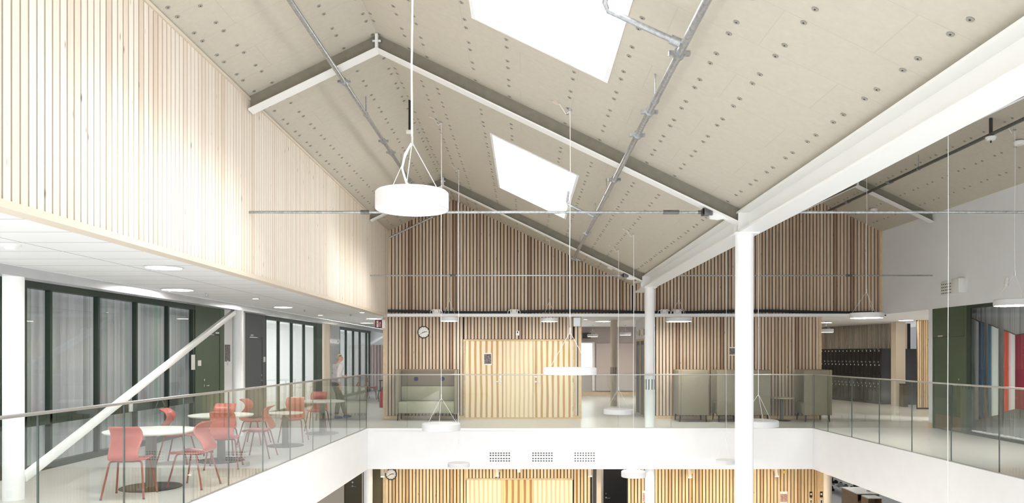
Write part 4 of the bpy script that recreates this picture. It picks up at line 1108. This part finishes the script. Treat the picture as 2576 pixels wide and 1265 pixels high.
# vents on the slab face
def vent(label, px0, px1, py0, py1, Y):
    x0, x1_ = ux(px0, Y), ux(px1, Y); z0, z1 = uz(py1, Y), uz(py0, Y); w, h = (x1_ - x0) / 2, (z1 - z0) / 2
    t = thing('air_vent', label, 'vent', ((x0 + x1_) / 2, Y, (z0 + z1) / 2))
    MB().box(-w, w, -.010, 0, -h, h).box(-w - .02, w + .02, -.016, -.0, -h - .012, -h).build('plate', 'white_paint', t)
    m_ = MB()
    for i in range(8):
        for j, zf in enumerate((-.64, -.27, .20, .55)):
            cx_ = -w * .80 + i * (w * 1.60 / 7); m_.box(cx_ - .018, cx_ + .018, -.0125, -.0095, h * zf - .013, h * zf + .013)
    m_.build('slots', 'charcoal', t)
    return t
vent('left one of the three white air vents on the slab edge', 1228, 1287, 1132, 1165, YR)
vent('middle one of the three white air vents on the slab edge', 1335, 1394, 1132, 1165, YR)
vent('right one of the three white air vents on the slab edge', 1441, 1500, 1132, 1165, YR)
# ground floor wall spotlights
for px, py, lb in ((962, 1188, 'cream wall spotlight left of the ground floor clock'), (1250, 1186, 'cream wall spotlight above the ground floor pine doors'), (1483, 1187, 'cream wall spotlight beside the ground floor recess'),
                   (1734, 1190, 'cream wall spotlight on the ground floor wall left of the near column'), (1952, 1187, 'cream wall spotlight on the ground floor wall right of the near column')):
    Y = 19.55; t = thing('wall_spotlight', lb, 'lamp', (ux(px, Y), Y, uz(py, Y)))
    MB().tube([(0, .0, .10), (.01, -.05, -.10)], .052, 20).build('shade', 'plastic_cream', t, smooth=True)
    MB().disc((.0105, -.0525, -.11), (.05, -.25, -1), .042, .004, 18).build('lens', 'lamp_warm', t)
    MB().box(.02, .09, .02, .265, -.02, .10).build('mount', 'plastic_cream', t, bevel=.006)
t = thing('wall_sensor', 'small yellow tag on the ground floor wall right of a spotlight', 'tag', (ux(1973, YB), YB - .002, uz(1187, YB)))
MB().box(-.04, .04, -.012, 0, -.035, .035).build('plate', 'yellow', t, bevel=.004)
t = thing('emergency_lamp', 'small white emergency lamp box above the ground floor pine doors', 'lamp', (ux(1305, YB), YB - .002, uz(1183, YB)))
MB().box(-.04, .04, -.04, 0, -.05, .06).build('body', 'plastic_white', t, bevel=.006)

# =================================================================== LEFT GALLERY: curtains and small things
def curtain(label, X, y0, y1, z0, z1, mat, amp=.035, pitch=.16, name='curtain', axis='Y', cat='curtain'):
    t = MB(); ny = max(8, int((y1 - y0) / .02)); vs = []; rr_ = random.Random(int(y0 * 10) + 5); ph = 0
    for i in range(ny + 1):
        s_ = (y1 - y0) * i / ny; ph += (y1 - y0) / ny * 2 * PI / pitch * rr_.uniform(.5, 1.5)
        off = amp * math.sin(ph) + amp * .3 * math.sin(ph * .37)
        if axis == 'Y': vs += [(off, s_, 0), (off, s_, z1 - z0), (off - .006, s_, z1 - z0), (off - .006, s_, 0)]
        else: vs += [(s_, off, 0), (s_, off, z1 - z0), (s_, off + .006, z1 - z0), (s_, off + .006, 0)]
    fs = []
    for i in range(ny):
        for k in range(4): fs.append((i * 4 + k, i * 4 + (k + 1) % 4, i * 4 + 4 + (k + 1) % 4, i * 4 + 4 + k))
    fs += [(0, 1, 2, 3), (ny * 4 + 3, ny * 4 + 2, ny * 4 + 1, ny * 4)]
    t.add(vs, fs); o = t.build(name, mat, smooth=True)
    o.location = (X, y0, z0) if axis == 'Y' else (y0, X, z0)
    return tag(o, label, cat)
curtain('grey and green striped curtain behind the dark framed classroom front', WX - .32, wy(40), 17.05, .03, 2.70, 'curtain_green', .055, .19)
curtain('grey curtain behind the glass right of the green door', XR + .50, 6.0, 17.25, .03, 2.70, 'curtain_grey', .05, .20)
curtain('pale pink curtain at the far end wall of the left gallery', 34.40, -7.0, -6.2, .05, 2.1, 'curtain_pink', .03, .14, axis='X')
t = thing('poster', 'small picture on the white pier between the green door and the grey door', 'poster', (WX, wy(572), uz(888, wy(572))))
MB().box(0, .006, -.16, .16, -.20, .20).build('sheet', 'photo_print', t)
t = thing('notice', 'white notice sheet on the last glass panel beside the green door', 'notice', (WX + .022, wy(483), uz(911, wy(483))))
MB().box(0, .004, -.09, .09, -.16, .16).build('sheet', 'paper', t)
t = thing('wall_socket', 'small white socket on the dark rail of the classroom front', 'socket', (WX + .012, wy(325), .74))
MB().box(0, .03, -.05, .05, -.07, .07).build('body', 'plastic_white', t, bevel=.006)
# hanging cloths in the glazed room
def cloth(label, px0, px1, t0, t1, b0, b1, mat):
    X = XR + .22; ya, yb = X * F / (px0 - CX), X * F / (px1 - CX)
    za0, za1 = uz(b0, ya), uz(t0, ya); zb0, zb1 = uz(b1, yb), uz(t1, yb)
    o = thing('hanging_cloth', label, 'wall hanging', (X, ya, 0)); m_ = MB(); n_ = 10
    vs = []
    for i in range(n_ + 1):
        f = i / n_; y_ = (yb - ya) * f; w_ = .006 * math.sin(f * 9)
        vs += [(w_, y_, za0 + (zb0 - za0) * f), (w_, y_, za1 + (zb1 - za1) * f), (w_ + .012, y_, za1 + (zb1 - za1) * f), (w_ + .012, y_, za0 + (zb0 - za0) * f)]
    fs = [(i * 4 + k, i * 4 + (k + 1) % 4, i * 4 + 4 + (k + 1) % 4, i * 4 + 4 + k) for i in range(n_) for k in range(4)] + [(0, 1, 2, 3), (n_ * 4 + 3, n_ * 4 + 2, n_ * 4 + 1, n_ * 4)]
    m_.add(vs, fs); m_.build('cloth', mat, o, smooth=True)
    MB().bar((.006, -.0, za1 + .004), (.006, yb - ya, zb1 + .004), .014, .014).build('rod', 'charcoal', o)
    for f in (.15, .85): MB().tube([(.006, (yb - ya) * f, za1 + (zb1 - za1) * f), (.006, (yb - ya) * f, 2.76)], .002, 6).build('cord', 'cable_white', o)
cloth('pale blue hanging cloth, leftmost behind the glass beside the green door', 2443.5, 2461.5, 800, 809, 1062, 1055, 'banner_blue')
cloth('dark navy hanging cloth right of the pale blue one behind the glass', 2462, 2474, 809, 813, 1054, 1049, 'banner_navy')
cloth('white hanging cloth with a navy left edge behind the glass', 2486, 2510, 816, 826, 1049, 1043, 'banner_edge')
cloth('white hanging cloth with a red left edge behind the glass', 2525.5, 2553, 831, 842, 1036, 1028, 'banner_red')
cloth('wine red hanging cloth at the right edge of the photo behind the glass', 2553.5, 2600, 843, 836, 1028, 1032, 'banner_wine')
# right wall fittings
yv = XR * F / (2388 - CX)
t = thing('air_vent', 'white perforated air vent with a side box high on the white right wall', 'vent', (XR, yv, uz(724, yv)))
MB().box(-.03, 0, -.30, .30, -.15, .15).build('plate', 'plastic_white', t, bevel=.004)
m_ = MB()
for i in range(8):
    for j in range(4): m_.box(-.033, -.029, -.24 + i * .068 - .014, -.24 + i * .068 + .014, -.105 + j * .066 - .016, -.105 + j * .066 + .010)
m_.build('slots', 'charcoal', t)
MB().box(-.14, 0, -.60, -.33, -.15, .16).build('side_box', 'plastic_white', t, bevel=.006)
yv = XR * F / (2537 - CX)
t = thing('wall_sensor', 'small white sensor on the white right wall near the photo edge', 'sensor', (XR, yv, uz(708, yv)))
MB().tube([(-.02, 0, .09), (-.035, 0, .03), (-.05, 0, -.06), (-.02, 0, -.09)], [.02, .035, .04, .02], 12).build('body', 'plastic_white', t, smooth=True)

# =================================================================== LOCKERS
NL = 17; lw = (LKB - LKA).length / NL; LH = 1.885
ang = math.atan2(LT.y, LT.x)
t = thing('locker', 'glossy black two-door metal locker in the long row on the right', 'locker', tuple(LKA + LT * lw * .5), ang, 'black lockers on the right')
sgn = 1 if Vector((-math.sin(ang), math.cos(ang), 0)).dot(LN) > 0 else -1       # local +Y or -Y faces the viewer
MB().box(-lw / 2 + .001, lw / 2 - .001, *sorted((0, -sgn * .45)), .10, LH).build('carcass', 'locker_black', t)
MB().box(-lw / 2 + .001, lw / 2 - .001, *sorted((-sgn * .04, -sgn * .42)), 0, .10).build('plinth', 'charcoal', t)
for z0, z1 in ((.115, .985), (1.0, LH - .012)):
    d = MB().box(-lw / 2 + .006, lw / 2 - .006, *sorted((0, sgn * .018)), z0, z1).build('door', 'locker_black', t, bevel=.003)
    up = z0 > .5; zl = z0 + (.40 if up else .55)
    MB().box(.012, .042, *sorted((sgn * .018, sgn * .024)), zl - .10, zl - .06).build('number_tag', 'paper', d)
    if up: MB().box(.012, .042, *sorted((sgn * .018, sgn * .024)), z1 - .09, z1 - .05).build('label_plate', 'paper', d)
    MB().box(-.01, .03, *sorted((sgn * .018, sgn * .045)), zl, zl + .05).build('latch', 'chrome', d)
for k in range(1, NL):
    dup(t, t['label'], tuple(LKA + LT * lw * (k + .5)), ang, 'black lockers on the right')
t = thing('locker_bank', 'short black locker block between the cream pier and the corridor gap', 'locker', (12.97, 25.6, 0))
MB().box(-.2, .2, -.2, .2, 0, 1.87).build('carcass', 'locker_black', t); MB().box(-.18, .18, -.215, -.2, .1, 1.85).build('door', 'locker_black', t)
t = thing('waste_bin', 'tall dark waste bin in front of the cream pier', 'bin', (12.22, 24.35, 0))
MB().box(-.085, .085, -.12, .12, 0, .70).build('body', 'door_olive', t, bevel=.01); MB().box(-.09, .09, -.125, .125, .70, .74).build('lid', 'charcoal', t, bevel=.006)

# =================================================================== GROUND FLOOR: shoes and cubbies at lower right
t = thing('shoe_rack', 'low black shoe rack with white rails at the lower right of the photo', 'rack', (12.25, 29.6, ZF))
for z in (.30, .62):
    MB().box(-.02, .38, -1.5, 1.4, z - .02, z).build('shelf', 'charcoal', t)
    for dz in (-.028, .012): MB().tube([(-.03, -1.5, z + dz), (-.03, 1.4, z + dz)], .010, 8).build('rail', 'white_steel', t, smooth=True)
for y in (-1.45, 1.35): MB().box(-.01, .38, y - .02, y + .02, 0, .9).build('upright', 'black', t)
def shoe(label, x, y, z, rz, mat, sole='paper', k=1.0):
    t = thing('shoe', label, 'shoe', (x, y, z), rz)
    m_ = MB(); secs = [(-.13, .030, .075), (-.10, .036, .082), (-.05, .038, .085), (.0, .040, .070), (.05, .044, .052), (.10, .042, .042), (.135, .026, .030)]
    vs = []; n = 10
    for (y_, hw, h) in secs:
        for i in range(n):
            a = PI * i / (n - 1); vs.append((hw * k * math.cos(a), y_ * k, .018 + h * k * math.sin(a) ** .7))
    fs = [(j * n + i, j * n + i + 1, (j + 1) * n + i + 1, (j + 1) * n + i) for j in range(len(secs) - 1) for i in range(n - 1)]
    fs += [tuple(range(n)), tuple((len(secs) - 1) * n + i for i in range(n - 1, -1, -1))] + [tuple([j * n for j in range(len(secs))] + [j * n + n - 1 for j in range(len(secs) - 1, -1, -1)])]
    m_.add(vs, fs); m_.build('upper', mat, t, smooth=True)
    MB().prism([(-.036 * k, -.13 * k), (.036 * k, -.13 * k), (.046 * k, .05 * k), (.040 * k, .12 * k), (0, .145 * k), (-.040 * k, .12 * k), (-.046 * k, .05 * k)], lambda a, c_: (a, c_, 0), (0, 0, .018)).build('sole', sole, t)
    MB().tube([(0, -.10 * k, .098 * k), (0, -.03 * k, .102 * k)], .02 * k, 8).build('collar', 'charcoal', t, smooth=True)
    return t
sz = ZF + .30
shoe('white shoe on the lower rail of the rack, nearest the cubby', 12.38, 28.42, sz, 1.2, 'shoe_white', k=1.3)
shoe('black shoe on the rack behind the nearest white shoe', 12.40, 28.85, sz, 1.5, 'black', k=1.3)
shoe('tan shoe standing higher on the rack near the slab edge', 12.42, 28.60, ZF + .62, 1.0, 'shoe_tan', k=1.3)
shoe('grey shoe in the middle of the rack', 12.40, 29.35, sz, 1.6, 'shirt_grey', k=1.2)
shoe('black shoe on the rack closest to the wooden wall edge', 12.38, 30.3, sz, 1.3, 'black', k=1.3)
shoe('pale shoe deep on the rack near the wooden wall edge', 12.42, 29.85, sz, 1.4, 'shoe_white', k=1.2)
shoe('dark shoe on the floor under the rack beside the wooden edge', 12.20, 30.2, ZF, 1.2, 'black', k=1.3)
shoe('lone black shoe with white top lying on the grey ground floor', 12.12, 28.5, ZF, 1.9, 'black', k=1.1)
def cubby(label, x0, x1_, y0, y1_, z1, div):
    t = thing('cubby_unit', label, 'cabinet', ((x0 + x1_) / 2, (y0 + y1_) / 2, ZF)); w, d, h = (x1_ - x0) / 2, (y1_ - y0) / 2, z1 - ZF
    MB().box(-w, w, -d, d, h - .03, h).build('top', 'paper', t)
    for s_ in (-1, 1): MB().box(min(s_ * w, s_ * (w - .022)), max(s_ * w, s_ * (w - .022)), -d, d, 0, h - .03).build('side_panel', 'oak', t)
    MB().box(-w + .022, w - .022, d - .02, d, 0, h - .03).build('back_panel', 'oak', t)
    for k in range(div): MB().box(-w + .022, w - .022, -d + .01, d - .02, h * (k + .5) / div, h * (k + .5) / div + .02).build('shelf', 'oak', t)
    return t
cubby('open oak cubby unit with a white top, farther one at the lower right', 11.58, 12.35, 26.3, 27.6, -3.16, 1)
cubby('small oak box in front of the white topped cubby at the lower right', 11.45, 11.92, 25.2, 25.7, -3.10, 1)
shoe('pair-less tan shoe on the white top of the cubby unit', 12.2, 26.75, -3.16, 2.4, 'shoe_tan', k=1.2)

# =================================================================== PEOPLE
def skin_obj(name, nodes, edges, mat, parent, sub=2, rootn=0):
    """nodes: list of (x, y, z, r); grown with a Skin modifier and smoothed, then fixed as a mesh"""
    me = bpy.data.meshes.new(name); me.from_pydata([n[:3] for n in nodes], edges, [])
    o = bpy.data.objects.new(name, me); C.objects.link(o)
    sk_ = o.modifiers.new('skin', 'SKIN'); sk_.use_smooth_shade = True; sk_.branch_smoothing = .6
    if not me.skin_vertices: 
        bpy.context.view_layer.objects.active = o
        me.attributes
    for i, n in enumerate(nodes):
        sv = me.skin_vertices[0].data[i]; r = n[3]
        sv.radius = r if isinstance(r, tuple) else (r, r); sv.use_root = (i == rootn)
    ss = o.modifiers.new('subdivision', 'SUBSURF'); ss.levels = sub; ss.render_levels = sub
    bpy.context.view_layer.update()
    dg = bpy.context.evaluated_depsgraph_get()
    m2 = bpy.data.meshes.new_from_object(o.evaluated_get(dg)); o.modifiers.clear(); o.data = m2
    m2.materials.clear(); m2.materials.append(M[mat])
    for p in m2.polygons: p.use_smooth = True
    o.parent = parent
    return o
def hand(nodes, edges, wi, w, d, side, curl=.35):
    """palm and five bent fingers grown from wrist node wi, pointing along d"""
    w = Vector(w); d = Vector(d).normalized(); s_ = d.cross(Vector((side, .3, .2))).normalized(); u = s_.cross(d).normalized()
    pa = w + d * .055; nodes.append((*pa, (.030, .020))); ip = len(nodes) - 1; edges.append((wi, ip))
    for k, (off, l) in enumerate(((-.030, .075), (-.010, .085), (.010, .080), (.028, .062))):
        a = pa + d * .045 + s_ * off; m1 = a + d * l * .5 + u * .006; e = m1 + (d * math.cos(curl) + u * math.sin(curl)) * l * .5
        i0 = len(nodes); nodes.extend([(*a, .0095), (*m1, .0088), (*e, .0075)]); edges.extend([(ip, i0), (i0, i0 + 1), (i0 + 1, i0 + 2)])
    a = pa + s_ * -.035 + d * -.012; e = a + (d * .7 - s_ * .6) * .05; i0 = len(nodes)
    nodes.extend([(*a, .011), (*e, .009)]); edges.extend([(ip, i0), (i0, i0 + 1)])
def person(label, loc, rz, P, top, bottom, hairm, shoe_mat):
    t = thing('person', label, 'person', loc, rz)
    V = lambda k: P[k]
    nodes = []; edges = []; ix = {}
    def nd(k, r, frm=None):
        nodes.append((*P[k], r)); ix[k] = len(nodes) - 1
        if frm: edges.append((ix[frm], ix[k]))
    nd('pelvis', (.145, .105)); nd('waist', (.125, .095), 'pelvis'); nd('chest', (.155, .11), 'waist'); nd('upper', (.13, .085), 'chest'); nd('neck', .052, 'upper'); nd('jaw', (.062, .068), 'neck'); nd('head', (.078, .096), 'jaw'); nd('crown', (.060, .070), 'head')
    hd = Vector(P['head']); fw = Vector(P['look']); rt = fw.cross(Vector((0, 0, 1))).normalized()
    nodes.append((*(hd + fw * .098 - Vector((0, 0, .02))), .014)); edges.append((ix['head'], len(nodes) - 1))
    for s_ in (-1, 1): nodes.append((*(hd + rt * s_ * .088 - Vector((0, 0, .015))), .013)); edges.append((ix['head'], len(nodes) - 1))
    for s_ in 'LR':
        nd('sh' + s_, .062, 'upper'); nd('el' + s_, .043, 'sh' + s_); nd('wr' + s_, .028, 'el' + s_)
        hand(nodes, edges, ix['wr' + s_], P['wr' + s_], Vector(P['wr' + s_]) - Vector(P['el' + s_]), 1 if s_ == 'L' else -1)
        nd('hip' + s_, .092, 'pelvis'); nd('kn' + s_, .060, 'hip' + s_); nd('calf' + s_, .056, 'kn' + s_); nd('an' + s_, .037, 'calf' + s_)
        toe = Vector(P['an' + s_]) + Vector(P['toe' + s_]) * .13; nodes.append((toe.x, toe.y, Vector(P['an' + s_]).z - .045, .034)); edges.append((ix['an' + s_], len(nodes) - 1))
    skin_obj('body', nodes, edges, 'skin', t)
    # shirt
    n2 = []; e2 = []; j2 = {}
    def nt(k, r, frm=None, pos=None):
        n2.append((*(pos or P[k]), r)); j2[k] = len(n2) - 1
        if frm: e2.append((j2[frm], j2[k]))
    mid = lambda a, b_, f: tuple(Vector(P[a]).lerp(Vector(P[b_]), f))
    nt('hem', (.172, .135), None, tuple(Vector(P['pelvis']) + Vector((0, 0, -.04)))); nt('waist', (.160, .130), 'hem'); nt('chest', (.192, .145), 'waist'); nt('upper', (.180, .125), 'chest'); nt('collar', .070, 'upper', mid('upper', 'neck', .62))
    for s_ in 'LR':
        nt('sh' + s_, .096, 'upper'); nt('el' + s_, .060, 'sh' + s_); nt('cuff' + s_, .046, 'el' + s_, mid('el' + s_, 'wr' + s_, .88))
    skin_obj('shirt', n2, e2, top, t)
    n3 = []; e3 = []; j3 = {}
    def nq(k, r, frm=None, pos=None):
        n3.append((*(pos or P[k]), r)); j3[k] = len(n3) - 1
        if frm: e3.append((j3[frm], j3[k]))
    nq('pelvis', (.160, .120)); nq('w', (.142, .110), 'pelvis', mid('pelvis', 'waist', .6))
    for s_ in 'LR':
        nq('hip' + s_, .108, 'pelvis'); nq('kn' + s_, .076, 'hip' + s_); nq('calf' + s_, .068, 'kn' + s_); nq('an' + s_, .056, 'calf' + s_, mid('calf' + s_, 'an' + s_, .85))
    skin_obj('trousers', n3, e3, bottom, t)
    # hair: a shell around the skull, open over the face
    bk = -fw; hc = hd + Vector((0, 0, .020)) + bk * .014; rr_ = random.Random(11)
    nu, nv = 32, 20; vs = []; fs = []
    def hv(a, e):
        d = rt * (math.cos(e) * math.sin(a)) + fw * (math.cos(e) * math.cos(a)) + Vector((0, 0, math.sin(e)))
        return d, hc + rt * (math.cos(e) * math.sin(a) * .083) + fw * (math.cos(e) * math.cos(a) * .088) + Vector((0, 0, math.sin(e) * .092))
    for v_ in range(nv + 1):
        for u_ in range(nu):
            d, q_ = hv(2 * PI * u_ / nu, -PI / 2 + PI * v_ / nv); k = 1 + (rr_.uniform(-.02, .03) if 0 < v_ < nv else 0); vs.append(tuple(hc + (q_ - hc) * k))
    for v_ in range(nv):
        for u_ in range(nu):
            d, q_ = hv(2 * PI * (u_ + .5) / nu, -PI / 2 + PI * (v_ + .5) / nv); f_ = d.dot(fw)
            if d.z > .62 - .3 * max(0, -f_) or (f_ < .25 and d.z > -.10 and d.z > -.5 - f_) or (f_ < -.15 and d.z > -.62):
                fs.append((v_ * nu + u_, v_ * nu + (u_ + 1) % nu, (v_ + 1) * nu + (u_ + 1) % nu, (v_ + 1) * nu + u_))
    me = bpy.data.meshes.new('hair'); me.from_pydata(vs, [], fs); me.materials.append(M[hairm])
    bm = bmesh.new(); bm.from_mesh(me); bmesh.ops.delete(bm, geom=[v for v in bm.verts if not v.link_faces], context='VERTS')
    bmesh.ops.remove_doubles(bm, verts=bm.verts[:], dist=.0005)
    bmesh.ops.recalc_face_normals(bm, faces=bm.faces); bmesh.ops.solidify(bm, geom=bm.faces[:], thickness=.012)
    for f in bm.faces: f.smooth = True
    bm.to_mesh(me); bm.free(); ho = bpy.data.objects.new('hair', me); C.objects.link(ho); ho.parent = t
    for s_ in (-1, 1):
        MB().disc(hd + fw * .066 + rt * s_ * .030 + Vector((0, 0, .012)), fw, .010, .008, 10).build('eye', 'charcoal', t)
    MB().bar(hd + fw * .070 + rt * -.020 - Vector((0, 0, .058)), hd + fw * .070 + rt * .020 - Vector((0, 0, .058)), .008, .008).build('mouth', 'sign_red', t)
    for s_ in 'LR':
        a = Vector(P['an' + s_]); d = Vector(P['toe' + s_]).normalized()
        g = a.z - .075
        sn = [(a.x - d.x * .06, a.y - d.y * .06, g + .045, .042), (a.x + d.x * .03, a.y + d.y * .03, g + .046, .045), (a.x + d.x * .12, a.y + d.y * .12, g + .036, (.048, .034)), (a.x + d.x * .18, a.y + d.y * .18, g + .030, (.040, .026))]
        skin_obj('shoe_cover', sn, [(0, 1), (1, 2), (2, 3)], shoe_mat, t)
    return t
# walking person, facing +Y in local frame, x to the right
PW = dict(pelvis=(0, 0, .93), waist=(.01, .02, 1.08), chest=(.01, .05, 1.26), upper=(.01, .06, 1.41), neck=(.015, .075, 1.485), jaw=(.02, .10, 1.53), head=(.02, .10, 1.59), crown=(.02, .09, 1.66), look=(.75, .66, 0),
          shL=(-.19, .055, 1.39), elL=(-.30, .12, 1.16), wrL=(-.26, .33, 1.10), shR=(.20, .055, 1.39), elR=(.27, -.08, 1.15), wrR=(.27, -.02, .93),
          hipL=(-.09, 0, .88), knL=(-.085, .22, .53), calfL=(-.085, .14, .34), anL=(-.08, .02, .17), hipR=(.09, 0, .88), knR=(.09, .05, .49), calfR=(.09, .0, .30), anR=(.09, -.03, .075), toeL=(0, 1, -.0), toeR=(0, 1, 0))
PW['anL'] = (-.08, .30, .075); PW['calfL'] = (-.083, .25, .29); PW['knL'] = (-.085, .20, .50)
person('person walking down the left gallery in a pale shirt, dark trousers and blue shoe covers', (-4.96, 19.85, 0), -.9, PW, 'shirt_pale', 'trouser_dark', 'hair_blond', 'shoe_blue')

X_, Y_ = 2.10, 18.6
t = thing('junction_box', 'small white box fixed to the roof boards above the far end of the valley beam', 'box', (X_, Y_, roof(X_) - .03)); t.rotation_euler = (0, math.atan(.48), 0)
MB().box(-.06, .06, -.10, .10, -.02, .03).build('body', 'plastic_white', t, bevel=.005)
t = thing('light_switch', 'small white light switch under the picture on the white pier', 'switch', (WX, wy(572), uz(914, wy(572))))
MB().box(0, .012, -.04, .04, -.06, .06).build('plate', 'plastic_white', t, bevel=.004); MB().box(.012, .017, -.022, .022, -.035, .035).build('rocker', 'lamp_housing', t)
